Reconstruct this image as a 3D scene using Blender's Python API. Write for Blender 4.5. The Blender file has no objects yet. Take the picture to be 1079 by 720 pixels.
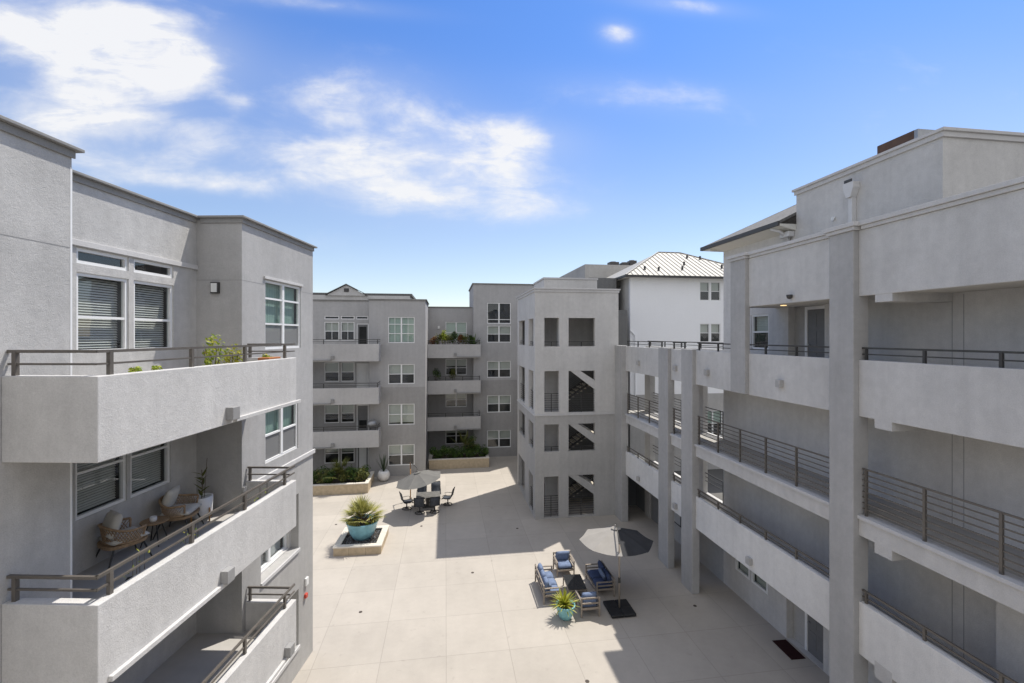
import bpy, bmesh, math, random
from mathutils import Vector, Matrix, Euler
random.seed(11)
R = math.radians
PI = math.pi
scene = bpy.context.scene
COL = scene.collection

# ------------------------------------------------------------------ node helpers
def new_mat(name):
    m = bpy.data.materials.new(name); m.use_nodes = True
    nt = m.node_tree
    b = next(n for n in nt.nodes if n.type == 'BSDF_PRINCIPLED')
    return m, nt, b

def lin(c):
    return tuple(c) + (1,) if len(c) == 3 else tuple(c)

def noise(nt, vec, scale, detail=4, rough=.55):
    n = nt.nodes.new('ShaderNodeTexNoise'); n.inputs['Scale'].default_value = scale
    n.inputs['Detail'].default_value = detail; n.inputs['Roughness'].default_value = rough
    if vec is not None: nt.links.new(vec, n.inputs['Vector'])
    return n.outputs['Fac']

def mapr(nt, v, a, b, c, d, smooth=False):
    n = nt.nodes.new('ShaderNodeMapRange')
    if smooth: n.interpolation_type = 'SMOOTHSTEP'
    nt.links.new(v, n.inputs[0])
    for i, x in enumerate((a, b, c, d)): n.inputs[i + 1].default_value = x
    return n.outputs[0]

def math_(nt, op, a, b=None, c=None):
    n = nt.nodes.new('ShaderNodeMath'); n.operation = op
    for i, v in enumerate((a, b, c)):
        if v is None: continue
        if isinstance(v, (int, float)): n.inputs[i].default_value = v
        else: nt.links.new(v, n.inputs[i])
    return n.outputs[0]

def scale_col(nt, col, fac):
    n = nt.nodes.new('ShaderNodeVectorMath'); n.operation = 'SCALE'
    if isinstance(col, tuple): n.inputs[0].default_value = col[:3]
    else: nt.links.new(col, n.inputs[0])
    nt.links.new(fac, n.inputs['Scale'])
    return n.outputs[0]

def objco(nt, scale=None):
    t = nt.nodes.new('ShaderNodeTexCoord').outputs['Object']
    if scale:
        m = nt.nodes.new('ShaderNodeMapping'); m.inputs['Scale'].default_value = scale
        nt.links.new(t, m.inputs['Vector']); t = m.outputs['Vector']
    return t

def bump(nt, b, h, strength, dist=.01):
    n = nt.nodes.new('ShaderNodeBump'); n.inputs['Strength'].default_value = strength
    n.inputs['Distance'].default_value = dist
    nt.links.new(h, n.inputs['Height']); nt.links.new(n.outputs['Normal'], b.inputs['Normal'])

def stucco(name, col, amt=.1, bs=.55):
    m, nt, b = new_mat(name)
    co = objco(nt)
    big = mapr(nt, noise(nt, co, .55, 5), .3, .7, 1 - amt, 1 + amt)
    med = mapr(nt, noise(nt, co, 5, 6, .65), .3, .7, 1 - amt * .7, 1 + amt * .7)
    fine = mapr(nt, noise(nt, co, 46, 3, .7), .25, .75, .9, 1.1)
    streak = mapr(nt, noise(nt, objco(nt, (3.2, 3.2, .22)), 1.3, 4), .35, .75, 1 + amt * .3, 1 - amt * .75)
    f = math_(nt, 'MULTIPLY', math_(nt, 'MULTIPLY', big, med), math_(nt, 'MULTIPLY', fine, streak))
    nt.links.new(scale_col(nt, lin(col), f), b.inputs['Base Color'])
    b.inputs['Roughness'].default_value = .93
    b.inputs['Specular IOR Level'].default_value = .2
    h = math_(nt, 'ADD', noise(nt, co, 75, 3, .7), math_(nt, 'MULTIPLY', noise(nt, co, 16, 3, .6), .8))
    bump(nt, b, h, bs, .008)
    return m

def plain(name, col, rough=.5, metal=0, var=.08, vs=6, spec=.5, bs=0, bscale=60):
    m, nt, b = new_mat(name)
    co = objco(nt)
    f = mapr(nt, noise(nt, co, vs, 4), .3, .7, 1 - var, 1 + var)
    nt.links.new(scale_col(nt, lin(col), f), b.inputs['Base Color'])
    b.inputs['Roughness'].default_value = rough; b.inputs['Metallic'].default_value = metal
    b.inputs['Specular IOR Level'].default_value = spec
    if bs: bump(nt, b, noise(nt, co, bscale, 3), bs, .006)
    return m

def leafmat(name, c1, c2, c3=None, trans=.25):
    m, nt, b = new_mat(name)
    g = nt.nodes.new('ShaderNodeNewGeometry')
    r = nt.nodes.new('ShaderNodeValToRGB')
    nt.links.new(g.outputs['Random Per Island'], r.inputs[0])
    r.color_ramp.elements[0].color = lin(c1); r.color_ramp.elements[1].color = lin(c2)
    if c3:
        e = r.color_ramp.elements.new(.82); e.color = lin(c2)
        r.color_ramp.elements[-1].color = lin(c3)
    nt.links.new(r.outputs[0], b.inputs['Base Color'])
    b.inputs['Roughness'].default_value = .5
    b.inputs['Specular IOR Level'].default_value = .35
    t = nt.nodes.new('ShaderNodeBsdfTranslucent'); nt.links.new(r.outputs[0], t.inputs['Color'])
    mx = nt.nodes.new('ShaderNodeMixShader'); mx.inputs[0].default_value = trans
    out = next(n for n in nt.nodes if n.type == 'OUTPUT_MATERIAL')
    nt.links.new(b.outputs[0], mx.inputs[1]); nt.links.new(t.outputs[0], mx.inputs[2])
    nt.links.new(mx.outputs[0], out.inputs['Surface'])
    return m

def glassmat(name, tint=(.78, .81, .80), ior=1.65):
    m, nt, b = new_mat(name)
    nt.nodes.remove(b)
    out = next(n for n in nt.nodes if n.type == 'OUTPUT_MATERIAL')
    tr = nt.nodes.new('ShaderNodeBsdfTransparent'); tr.inputs['Color'].default_value = lin(tint)
    gl = nt.nodes.new('ShaderNodeBsdfGlossy'); gl.inputs['Roughness'].default_value = .015
    gl.inputs['Color'].default_value = (.95, .97, 1, 1)
    lw = nt.nodes.new('ShaderNodeLayerWeight'); lw.inputs['Blend'].default_value = .5
    p5 = math_(nt, 'POWER', lw.outputs['Facing'], 4.5)
    fac = math_(nt, 'ADD', math_(nt, 'MULTIPLY', p5, .9), .075)
    co = objco(nt)
    bp = nt.nodes.new('ShaderNodeBump'); bp.inputs['Strength'].default_value = .25; bp.inputs['Distance'].default_value = .01
    nt.links.new(noise(nt, co, 1.7, 1), bp.inputs['Height'])
    nt.links.new(bp.outputs[0], gl.inputs['Normal'])
    mx = nt.nodes.new('ShaderNodeMixShader')
    nt.links.new(fac, mx.inputs[0]); nt.links.new(tr.outputs[0], mx.inputs[1]); nt.links.new(gl.outputs[0], mx.inputs[2])
    nt.links.new(mx.outputs[0], out.inputs['Surface'])
    return m

def screenmat(name, col, op):
    m, nt, b = new_mat(name)
    out = next(n for n in nt.nodes if n.type == 'OUTPUT_MATERIAL')
    b.inputs['Base Color'].default_value = lin(col); b.inputs['Roughness'].default_value = .9
    tr = nt.nodes.new('ShaderNodeBsdfTransparent')
    mx = nt.nodes.new('ShaderNodeMixShader'); mx.inputs[0].default_value = op
    nt.links.new(tr.outputs[0], mx.inputs[1]); nt.links.new(b.outputs[0], mx.inputs[2])
    nt.links.new(mx.outputs[0], out.inputs['Surface'])
    return m

def emis(name, col, s):
    m, nt, b = new_mat(name)
    b.inputs['Base Color'].default_value = lin(col)
    b.inputs['Emission Color'].default_value = lin(col); b.inputs['Emission Strength'].default_value = s
    return m

def pavement_mat():
    m, nt, b = new_mat('courtyard_concrete')
    co = objco(nt)
    sx = nt.nodes.new('ShaderNodeSeparateXYZ'); nt.links.new(co, sx.inputs[0])
    def joint(v, off, sp, w):
        a = math_(nt, 'DIVIDE', math_(nt, 'SUBTRACT', v, off), sp)
        d = math_(nt, 'ABSOLUTE', math_(nt, 'SUBTRACT', math_(nt, 'FRACT', math_(nt, 'ADD', a, .5)), .5))
        return mapr(nt, d, w / sp * .5, w / sp, 1, 0, True)
    wob = math_(nt, 'MULTIPLY', math_(nt, 'SUBTRACT', noise(nt, co, .9, 2), .5), .012)
    jx = joint(math_(nt, 'ADD', sx.outputs[0], wob), 0.02, 2.09, .016)
    jy = joint(math_(nt, 'ADD', sx.outputs[1], wob), 15.02, 2.13, .016)
    j = math_(nt, 'MAXIMUM', jx, jy)
    # slab to slab tone
    cb = nt.nodes.new('ShaderNodeCombineXYZ')
    nt.links.new(math_(nt, 'FLOOR', math_(nt, 'DIVIDE', math_(nt, 'SUBTRACT', sx.outputs[0], .02), 2.09)), cb.inputs[0])
    nt.links.new(math_(nt, 'FLOOR', math_(nt, 'DIVIDE', math_(nt, 'SUBTRACT', sx.outputs[1], 15.02), 2.13)), cb.inputs[1])
    wn = nt.nodes.new('ShaderNodeTexWhiteNoise'); nt.links.new(cb.outputs[0], wn.inputs['Vector'])
    slab = mapr(nt, wn.outputs['Value'], 0, 1, .95, 1.035)
    big = mapr(nt, noise(nt, co, .28, 6, .6), .3, .7, .91, 1.06)
    med = mapr(nt, noise(nt, co, 2.2, 6, .7), .3, .72, .95, 1.04)
    fine = mapr(nt, noise(nt, co, 38, 3, .7), .3, .7, .96, 1.03)
    blot = mapr(nt, noise(nt, co, 3.1, 3, .5), .63, .8, 1, .86, True)
    f = math_(nt, 'MULTIPLY', math_(nt, 'MULTIPLY', big, med), math_(nt, 'MULTIPLY', math_(nt, 'MULTIPLY', fine, blot), slab))
    f = math_(nt, 'MULTIPLY', f, math_(nt, 'SUBTRACT', 1, math_(nt, 'MULTIPLY', j, .17)))
    nt.links.new(scale_col(nt, (.44, .40, .35, 1), f), b.inputs['Base Color'])
    b.inputs['Roughness'].default_value = .88
    b.inputs['Specular IOR Level'].default_value = .25
    h = math_(nt, 'SUBTRACT', math_(nt, 'MULTIPLY', noise(nt, co, 60, 3), .3), j)
    bump(nt, b, h, .35, .005)
    return m

def stripe_mat(name, c1, c2, freq, axis=2, rough=.7):
    m, nt, b = new_mat(name)
    co = objco(nt)
    sx = nt.nodes.new('ShaderNodeSeparateXYZ'); nt.links.new(co, sx.inputs[0])
    fr = math_(nt, 'FRACT', math_(nt, 'MULTIPLY', sx.outputs[axis], freq))
    k = mapr(nt, fr, .6, .95, 0, 1, True)
    mx = nt.nodes.new('ShaderNodeMix'); mx.data_type = 'RGBA'
    nt.links.new(k, mx.inputs[0]); mx.inputs[6].default_value = lin(c1); mx.inputs[7].default_value = lin(c2)
    nt.links.new(mx.outputs[2], b.inputs['Base Color']); b.inputs['Roughness'].default_value = rough
    return m

M = {}
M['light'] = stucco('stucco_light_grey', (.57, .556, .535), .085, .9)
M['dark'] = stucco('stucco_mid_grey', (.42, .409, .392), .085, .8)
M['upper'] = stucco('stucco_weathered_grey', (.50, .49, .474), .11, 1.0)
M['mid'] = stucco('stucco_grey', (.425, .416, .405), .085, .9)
M['pale'] = stucco('stucco_pale_grey', (.70, .685, .66), .07, .8)
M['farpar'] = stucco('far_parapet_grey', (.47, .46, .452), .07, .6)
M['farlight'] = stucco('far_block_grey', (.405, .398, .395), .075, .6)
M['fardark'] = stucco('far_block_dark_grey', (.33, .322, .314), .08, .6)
M['darkwall'] = stucco('shaded_stair_wall', (.17, .17, .167))  # darkened for stair and passage shade; also the neighbouring block's grey
M['cap'] = stucco('dark_grey_coping_shade', (.29, .285, .278), .08, .25)  # dark grey trim; the cornice overhang's shade is put into this colour
M['pipe'] = plain('pale_downspout_paint', (.62, .61, .6), .5, var=.04)
M['trim'] = stucco('trim_stucco', (.55, .54, .53), .05, .25)
M['soffit'] = stucco('soffit_stucco', (.56, .54, .50), .05, .3)
M['joint'] = plain('control_joint_grey', (.27, .268, .262), .9)
M['white'] = plain('white_vinyl', (.78, .78, .77), .45, var=.03)
M['glass'] = glassmat('window_glass')
M['inside'] = plain('dark_room', (.035, .036, .036), .9, var=.5, vs=1.3, spec=.1)
M['slat'] = plain('blind_slat', (.66, .65, .62), .6, var=.04)
M['blindfar'] = stripe_mat('blind_stripes', (.62, .63, .57), (.40, .41, .38), 16)
M['curtain'] = stripe_mat('curtain_folds', (.50, .62, .54), (.36, .46, .40), 9, 0)
M['curtainy'] = stripe_mat('curtain_folds_side', (.36, .50, .44), (.25, .36, .31), 9, 1)
M['screen'] = screenmat('insect_screen', (.29, .29, .285), .55)
M['metal'] = plain('bronze_rail_paint', (.055, .053, .05), .42, .2, .12)
M['railgrey'] = plain('warm_grey_rail_paint', (.135, .12, .104), .45, .2, .12)
M['door'] = plain('grey_door_paint', (.17, .17, .172), .5)
M['whitedoor'] = plain('white_door_paint', (.7, .7, .69), .45, var=.03)
M['whitewall'] = stucco('white_stucco', (.90, .90, .905), .012, .3)
M['roofmetal'] = plain('standing_seam_metal', (.37, .355, .32), .6, .1, .1)
M['roofseam'] = plain('dark_seam_metal', (.2, .19, .175), .55, .2)  # darker tone for the seams and ridge caps
M['gutter'] = plain('dark_gutter', (.055, .052, .05), .5)
M['eave'] = plain('cream_soffit_paint', (.66, .64, .58), .7, var=.03)
M['shingle'] = plain('grey_shingles', (.14, .135, .13), .9, var=.3, vs=9, bs=.5, bscale=18)
M['brown'] = plain('brown_louvre', (.10, .056, .036), .7, var=.25, vs=4)
M['pave'] = pavement_mat()
M['ground'] = plain('asphalt_ground', (.12, .115, .105), .9, var=.2, vs=.2)
M['bridgefloor'] = plain('deck_coating', (.40, .38, .35), .85, var=.1, vs=1.5, bs=.2)
M['stone'] = plain('tan_cast_stone', (.47, .38, .26), .85, var=.14, vs=5, bs=.4, bscale=30)
M['capstone'] = plain('pale_cap_stone', (.62, .575, .5), .85, var=.08, vs=5, bs=.3, bscale=40)
M['soil'] = plain('dark_soil', (.06, .045, .032), .95, var=.4, vs=30, bs=.8, bscale=40)
M['pebble'] = leafmat('dark_pebbles', (.035, .037, .04), (.16, .165, .17), (.3, .3, .3), 0)
M['turq'] = plain('turquoise_glaze', (.20, .42, .50), .34, var=.18, vs=4)
M['turq2'] = plain('pale_turquoise_glaze', (.22, .47, .50), .36, var=.14, vs=7)
M['whitepot'] = plain('white_ceramic', (.72, .71, .69), .45, var=.05)
M['wood'] = plain('oak_wood', (.42, .23, .09), .55, var=.2, vs=18)
M['frame'] = plain('taupe_aluminium', (.29, .245, .20), .45, .1, .1)
M['blue'] = plain('denim_blue_fabric', (.165, .21, .315), .95, var=.16, vs=9, spec=.15, bs=.35, bscale=160)
M['blue_shaded'] = plain('shaded_denim_fabric', (.06, .08, .145), .95, var=.16, vs=9, spec=.15, bs=.35, bscale=160)  # denim blue again, with the loveseat's shade put into its colour
M['cream'] = plain('cream_fabric', (.56, .53, .47), .95, var=.07, vs=12, spec=.15, bs=.3, bscale=150)
M['rattan'] = plain('rattan', (.30, .20, .115), .65, var=.3, vs=25)
M['black'] = plain('black_powder_coat', (.022, .022, .023), .45, var=.2)
M['blackplastic'] = plain('black_plastic', (.017, .017, .018), .55, var=.25, vs=3)
M['sling'] = plain('charcoal_sling', (.055, .062, .075), .85, var=.18, vs=20, bs=.2, bscale=180)
M['tabletop'] = plain('slate_table_top', (.15, .145, .135), .5, var=.35, vs=7)
M['darkglass'] = plain('dark_table_glass', (.03, .031, .033), .22, var=.1)
M['canvas'] = plain('greige_canvas', (.33, .31, .285), .95, var=.05, vs=3, spec=.1)
M['canvas3'] = plain('darkened_canvas', (.055, .056, .06), .95, var=.08, vs=3, spec=.1)
M['canvas2'] = plain('grey_canvas', (.165, .16, .15), .95, var=.07, vs=3, spec=.1)
M['mat'] = plain('maroon_doormat', (.035, .016, .016), .97, var=.3, vs=40, spec=.05, bs=.6, bscale=120)
M['lampw'] = plain('frosted_lamp', (.72, .72, .70), .4, var=.03)
M['lit'] = emis('warm_lit_lens', (1, .72, .35), 1.2)
M['red'] = plain('alarm_red', (.5, .06, .035), .4)
M['steel'] = plain('galvanised_steel', (.34, .345, .35), .42, .5, .12)
M['tread'] = plain('concrete_tread', (.62, .56, .46), .85, var=.08)
M['paper'] = stripe_mat('notice_sheets', (.42, .42, .41), (.33, .33, .33), 14, 2)
M['terra'] = plain('terracotta', (.42, .16, .06), .8, var=.12)
M['bark'] = plain('brown_stem', (.10, .07, .045), .9, var=.25, vs=20)
M['palm'] = leafmat('palm_leaf', (.18, .19, .045), (.42, .40, .12), (.56, .5, .2), .28)
M['lime'] = leafmat('lime_leaf', (.26, .30, .03), (.5, .48, .06), (.62, .56, .16), .3)
M['shrub'] = leafmat('shrub_leaf', (.02, .05, .012), (.07, .13, .022), (.14, .20, .04), .25)
M['shrub2'] = leafmat('olive_leaf', (.06, .08, .02), (.16, .17, .04), (.22, .19, .05), .25)
M['yellowleaf'] = leafmat('yellow_green_leaf', (.15, .24, .02), (.40, .43, .05), (.55, .5, .1), .3)
M['redleaf'] = leafmat('russet_leaf', (.10, .035, .02), (.22, .10, .03), (.3, .2, .06), .2)
M['grass'] = leafmat('snake_leaf', (.03, .055, .03), (.075, .10, .05), None, .1)
M['drain'] = plain('drain_iron', (.06, .045, .035), .7)

# ------------------------------------------------------------------ mesh helpers
def BM(): return bmesh.new()

def box(bm, x0, x1, y0, y1, z0, z1, mi=0):
    v = [bm.verts.new(p) for p in ((x0, y0, z0), (x1, y0, z0), (x1, y1, z0), (x0, y1, z0),
                                   (x0, y0, z1), (x1, y0, z1), (x1, y1, z1), (x0, y1, z1))]
    for f in ((0, 3, 2, 1), (4, 5, 6, 7), (0, 1, 5, 4), (1, 2, 6, 5), (2, 3, 7, 6), (3, 0, 4, 7)):
        bm.faces.new([v[i] for i in f]).material_index = mi

def obox(bm, c, sz, mat, mi=0):
    """box of size sz centred at c, turned by a 3x3 matrix"""
    v = []
    for k in range(8):
        p = Vector(((k & 1) - .5, ((k >> 1) & 1) - .5, ((k >> 2) & 1) - .5))
        v.append(bm.verts.new(Vector(c) + mat @ Vector((p.x * sz[0], p.y * sz[1], p.z * sz[2]))))
    for f in ((0, 2, 3, 1), (4, 5, 7, 6), (0, 1, 5, 4), (1, 3, 7, 5), (3, 2, 6, 7), (2, 0, 4, 6)):
        bm.faces.new([v[i] for i in f]).material_index = mi

def tube(bm, pts, r, seg=6, cap=True, mi=0):
    pts = [Vector(p) for p in pts]
    rs = r if isinstance(r, (list, tuple)) else [r] * len(pts)
    rings = []
    for i, p in enumerate(pts):
        d = (pts[min(i + 1, len(pts) - 1)] - pts[max(i - 1, 0)]).normalized()
        a = d.cross(Vector((0, 0, 1)))
        if a.length < .02: a = d.cross(Vector((0, 1, 0)))
        a.normalize(); b = a.cross(d)
        rings.append([bm.verts.new(p + (a * math.cos(t) + b * math.sin(t)) * rs[i]) for t in
                      [2 * PI * k / seg + PI / seg for k in range(seg)]])
    for i in range(len(rings) - 1):
        for k in range(seg):
            bm.faces.new((rings[i][k], rings[i][(k + 1) % seg], rings[i + 1][(k + 1) % seg], rings[i + 1][k])).material_index = mi
    if cap:
        bm.faces.new(rings[0][::-1]).material_index = mi; bm.faces.new(rings[-1]).material_index = mi

def lathe(bm, prof, seg=28, c=(0, 0), mi=0):
    rings = []
    for r, z in prof:
        if r < 1e-5: rings.append([bm.verts.new((c[0], c[1], z))])
        else: rings.append([bm.verts.new((c[0] + r * math.cos(2 * PI * k / seg), c[1] + r * math.sin(2 * PI * k / seg), z)) for k in range(seg)])
    for a, b in zip(rings, rings[1:]):
        for k in range(seg):
            l = (k + 1) % seg
            if len(a) == 1: f = (a[0], b[l], b[k]) if len(b) > 1 else None
            elif len(b) == 1: f = (a[k], a[l], b[0])
            else: f = (a[k], a[l], b[l], b[k])
            if f: bm.faces.new(f).material_index = mi

def prism(bm, poly, axis, a0, a1, mi=0):
    """poly of 2-D points extruded along an axis ('x': poly=(y,z); 'y': poly=(x,z))"""
    def P(p, a): return (a, p[0], p[1]) if axis == 'x' else ((p[0], a, p[1]) if axis == 'y' else (p[0], p[1], a))
    A = [bm.verts.new(P(p, a0)) for p in poly]; B = [bm.verts.new(P(p, a1)) for p in poly]
    n = len(poly)
    fs = [bm.faces.new(A), bm.faces.new(B[::-1])] + [bm.faces.new((A[i], B[i], B[(i + 1) % n], A[(i + 1) % n])) for i in range(n)]
    for f in fs: f.material_index = mi

def obj(name, bm, mat, parent=None, smooth=False, bevel=0, segs=2, label=None):
    bmesh.ops.recalc_face_normals(bm, faces=bm.faces)
    me = bpy.data.meshes.new(name); bm.to_mesh(me); bm.free()
    for m in (mat if isinstance(mat, (list, tuple)) else [mat]): me.materials.append(m)
    if smooth:
        for p in me.polygons: p.use_smooth = True
    o = bpy.data.objects.new(name, me); COL.objects.link(o)
    if parent is not None: o.parent = parent
    if bevel:
        b = o.modifiers.new('bevel', 'BEVEL'); b.width = bevel; b.segments = segs; b.limit_method = 'ANGLE'
    if label: o['label'] = label
    return o

def bobj(name, boxes, mat, parent=None, bevel=0, label=None):
    bm = BM()
    for b in boxes: box(bm, *b)
    return obj(name, bm, mat, parent, bevel=bevel, label=label)

def tag(o, label, cat, group=None):
    o['label'] = label; o['category'] = cat
    if group: o['group'] = group
    return o

def thing(name, label, cat, loc=(0, 0, 0), rz=0, group=None):
    o = bpy.data.objects.new(name, None); COL.objects.link(o)
    o.location = loc; o.rotation_euler = (0, 0, rz); o.empty_display_size = .2
    return tag(o, label, cat, group)

def copy_tree(o, parent=None):
    c = o.copy(); COL.objects.link(c); c.parent = parent
    for ch in list(o.children): copy_tree(ch, c)
    return c

def dup(o, label, loc, rz=None, scale=None):
    c = copy_tree(o); c.location = loc; c['label'] = label
    if rz is not None: c.rotation_euler = (0, 0, rz)
    if scale: c.scale = (scale,) * 3
    return c

# axis helpers: a face of a building, axis 'x+','x-','y+','y-', plane coordinate, along-coordinate a, height z, outward offset o
def fb(axis, plane, a0, a1, z0, z1, o0, o1):
    s = 1 if axis[1] == '+' else -1
    p0, p1 = sorted((plane + s * o0, plane + s * o1))
    return (p0, p1, a0, a1, z0, z1) if axis[0] == 'x' else (a0, a1, p0, p1, z0, z1)

def panel(name, parent, axis, plane, a0, a1, z0, z1, holes, mat, th=.25):
    """stucco wall with real openings: one grid of cells, holes left out, with reveals"""
    H = [(max(a0, h[0]), min(a1, h[1]), max(z0, h[2]), min(z1, h[3])) for h in holes]
    H = [h for h in H if h[1] - h[0] > .01 and h[3] - h[2] > .01]
    A = sorted({round(v, 4) for v in [a0, a1] + [h[0] for h in H] + [h[1] for h in H]})
    Z = sorted({round(v, 4) for v in [z0, z1] + [h[2] for h in H] + [h[3] for h in H]})
    s = 1 if axis[1] == '+' else -1
    bm = BM(); vs = {}
    def V(i, j, k):
        if (i, j, k) not in vs:
            p = plane - s * th * k
            vs[i, j, k] = bm.verts.new((p, A[i], Z[j]) if axis[0] == 'x' else (A[i], p, Z[j]))
        return vs[i, j, k]
    def solid(i, j):
        if i < 0 or j < 0 or i >= len(A) - 1 or j >= len(Z) - 1: return False
        a = (A[i] + A[i + 1]) / 2; z = (Z[j] + Z[j + 1]) / 2
        return not any(h[0] < a < h[1] and h[2] < z < h[3] for h in H)
    for i in range(len(A) - 1):
        for j in range(len(Z) - 1):
            if not solid(i, j): continue
            for k in (0, 1): bm.faces.new((V(i, j, k), V(i + 1, j, k), V(i + 1, j + 1, k), V(i, j + 1, k)))
            for di, dj, e in ((-1, 0, ((i, j), (i, j + 1))), (1, 0, ((i + 1, j), (i + 1, j + 1))), (0, -1, ((i, j), (i + 1, j))), (0, 1, ((i, j + 1), (i + 1, j + 1)))):
                if not solid(i + di, j + dj):
                    (p, q), (r, t) = e
                    bm.faces.new((V(p, q, 0), V(r, t, 0), V(r, t, 1), V(p, q, 1)))
    return obj(name, bm, mat, parent)

def window(parent, axis, plane, a0, a1, z0, z1, cols=2, rows=(.5,), holes=None, rec=.06, blind='far', bfrac=.5, fw=.06,
           screen=False, sill=False, depth=.2, name='window', muntin=False):
    """white frame with mullions and dark backing > pane, blind, screen"""
    if holes is not None: holes.append((a0, a1, z0, z1))
    bm = BM(); f0, f1 = -rec - .05, -rec + .03
    add = lambda p, q, r, t, o0=f0, o1=f1, mi=0: box(bm, *fb(axis, plane, p, q, r, t, o0, o1), mi)
    add(a0, a0 + fw, z0, z1); add(a1 - fw, a1, z0, z1)
    add(a0 + fw, a1 - fw, z0, z0 + fw); add(a0 + fw, a1 - fw, z1 - fw, z1)
    cw = (a1 - a0) / cols; edges = [a0 + fw] + [a0 + cw * i for i in range(1, cols)] + [a1 - fw]
    for i in range(1, cols): add(a0 + cw * i - .055, a0 + cw * i + .055, z0 + fw, z1 - fw, f0, f1 + .004)
    for i in range(cols):
        p = a0 + fw if i == 0 else a0 + cw * i + .055; q = a1 - fw if i == cols - 1 else a0 + cw * (i + 1) - .055
        for r in rows:
            z = z0 + (z1 - z0) * r; add(p, q, z - .025, z + .025, f0 + .01, f1 - .006)
        if muntin:
            m = (p + q) / 2; add(m - .015, m + .015, z0 + fw, z1 - fw, f0 + .02, f1 - .03)
    add(a0 + .002, a1 - .002, z0 + .002, z1 - .002, f0 - depth - .02, f0 - depth, 1)
    for (p, q) in ((a0 + .002, a0 + .012), (a1 - .012, a1 - .002)): add(p, q, z0 + .002, z1 - .002, f0 - depth, f0 - .003, 1)
    for (p, q) in ((z0 + .002, z0 + .012), (z1 - .012, z1 - .002)): add(a0 + .012, a1 - .012, p, q, f0 - depth, f0 - .003, 1)
    w = obj(name, bm, [M['white'], M['inside']], parent)
    pb = BM(); c = fb(axis, plane, a0 + fw, a1 - fw, z0 + fw, z1 - fw, -rec - .02, -rec - .02)
    q = [(c[0], c[2], c[4]), (c[1], c[3], c[4]), (c[1], c[3], c[5]), (c[0], c[2], c[5])]
    pb.faces.new([pb.verts.new(p) for p in q]); obj('pane', pb, M['glass'], w)
    if screen:
        rr = [r for r in rows if r < .62]; zr = z0 + (z1 - z0) * (rr[0] if rr else .5)
        bobj('insect_screen', [fb(axis, plane, a0 + fw, a1 - fw, z0 + fw, zr - .02, -rec - .012, -rec - .008)], M['screen'], w)
    if blind == 'slats':
        bm = BM(); zb = z1 - (z1 - z0) * bfrac; z = z1 - .1
        for i in range(cols):
            p = a0 + cw * i + .07; q = a0 + cw * (i + 1) - .07; z = z1 - .09
            while z > zb:
                c0 = fb(axis, plane, p, q, z, z, -rec - .13, -rec - .13)
                cx, cy = (c0[0] + c0[1]) / 2, (c0[2] + c0[3]) / 2
                s = 1 if axis[1] == '+' else -1
                if axis[0] == 'x': obox(bm, (cx, cy, z), (.042, q - p, .003), Matrix.Rotation(s * R(52), 3, 'Y'))
                else: obox(bm, (cx, cy, z), (q - p, .042, .003), Matrix.Rotation(-s * R(52), 3, 'X'))
                z -= .05
        obj('blind', bm, M['slat'], w)
    elif blind:
        mt = {'far': M['blindfar'], 'curtain': M['curtain'] if axis[0] == 'y' else M['curtainy']}[blind]
        bobj('blind', [fb(axis, plane, a0 + fw, a1 - fw, z1 - (z1 - z0) * bfrac, z1 - fw, -rec - .14, -rec - .12)], mt, w)
    if sill:
        bobj('sill', [fb(axis, plane, a0 - .04, a1 + .04, z0 - .06, z0 - .003, .002, .05)], M['trim'], w)
    return w

def cornice(parent, segs, zt, h=.2, mat=None, thin=False):
    """stepped band; segs = (axis, plane, a0, a1)"""
    bx = []
    for ax, pl, a0, a1, e0, e1, *b1 in segs:
        ob, oc, tk = (.035, .11, .05) if thin else (.05, .1, .075)
        bx.append(fb(ax, pl, (b1[1] if len(b1) > 1 else a0) - e0 * ob, (b1[0] if b1 else a1) + e1 * ob, zt - h, zt - tk, .002, ob))
        bx.append(fb(ax, pl, a0 - e0 * oc, a1 + e1 * oc, zt - tk, zt, -.26, oc))
    return bobj('cornice', bx, mat or M['trim'], parent, bevel=.008)

def rail(parent, runs, posts, mat, bars, rs=.022, ps=.028, post_z=None):
    """runs = polylines of (x,y); bars = heights; posts = (x,y,z0,z1) each a sub-part"""
    bm = BM()
    for pl in runs:
        for n, z in enumerate(bars):
            t = rs * (1.25 if n == 0 else .85)
            for (xa, ya), (xb, yb) in zip(pl, pl[1:]):
                d = Vector((xb - xa, yb - ya, 0)); L = d.length; ang = math.atan2(d.y, d.x)
                e = t if len(pl) > 2 else 0
                obox(bm, ((xa + xb) / 2, (ya + yb) / 2, z), (L + e, t * 1.6, t * 1.5), Matrix.Rotation(ang, 3, 'Z'))
    r = obj('railing', bm, mat, parent)
    for x, y, z0, z1 in posts:
        bobj('post', [(x - ps, x + ps, y - ps, y + ps, z0, z1)], mat, r)
    return r

# ------------------------------------------------------------------ ground
def structure(o): o['kind'] = 'structure'; return o
structure(bobj('ground', [(-3000, 3000, -3000, 3000, -.3, -.02)], M['ground']))
structure(bobj('courtyard_pavement', [(-14, 11.9, -14, 46, -.16, 0)], M['pave']))

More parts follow.
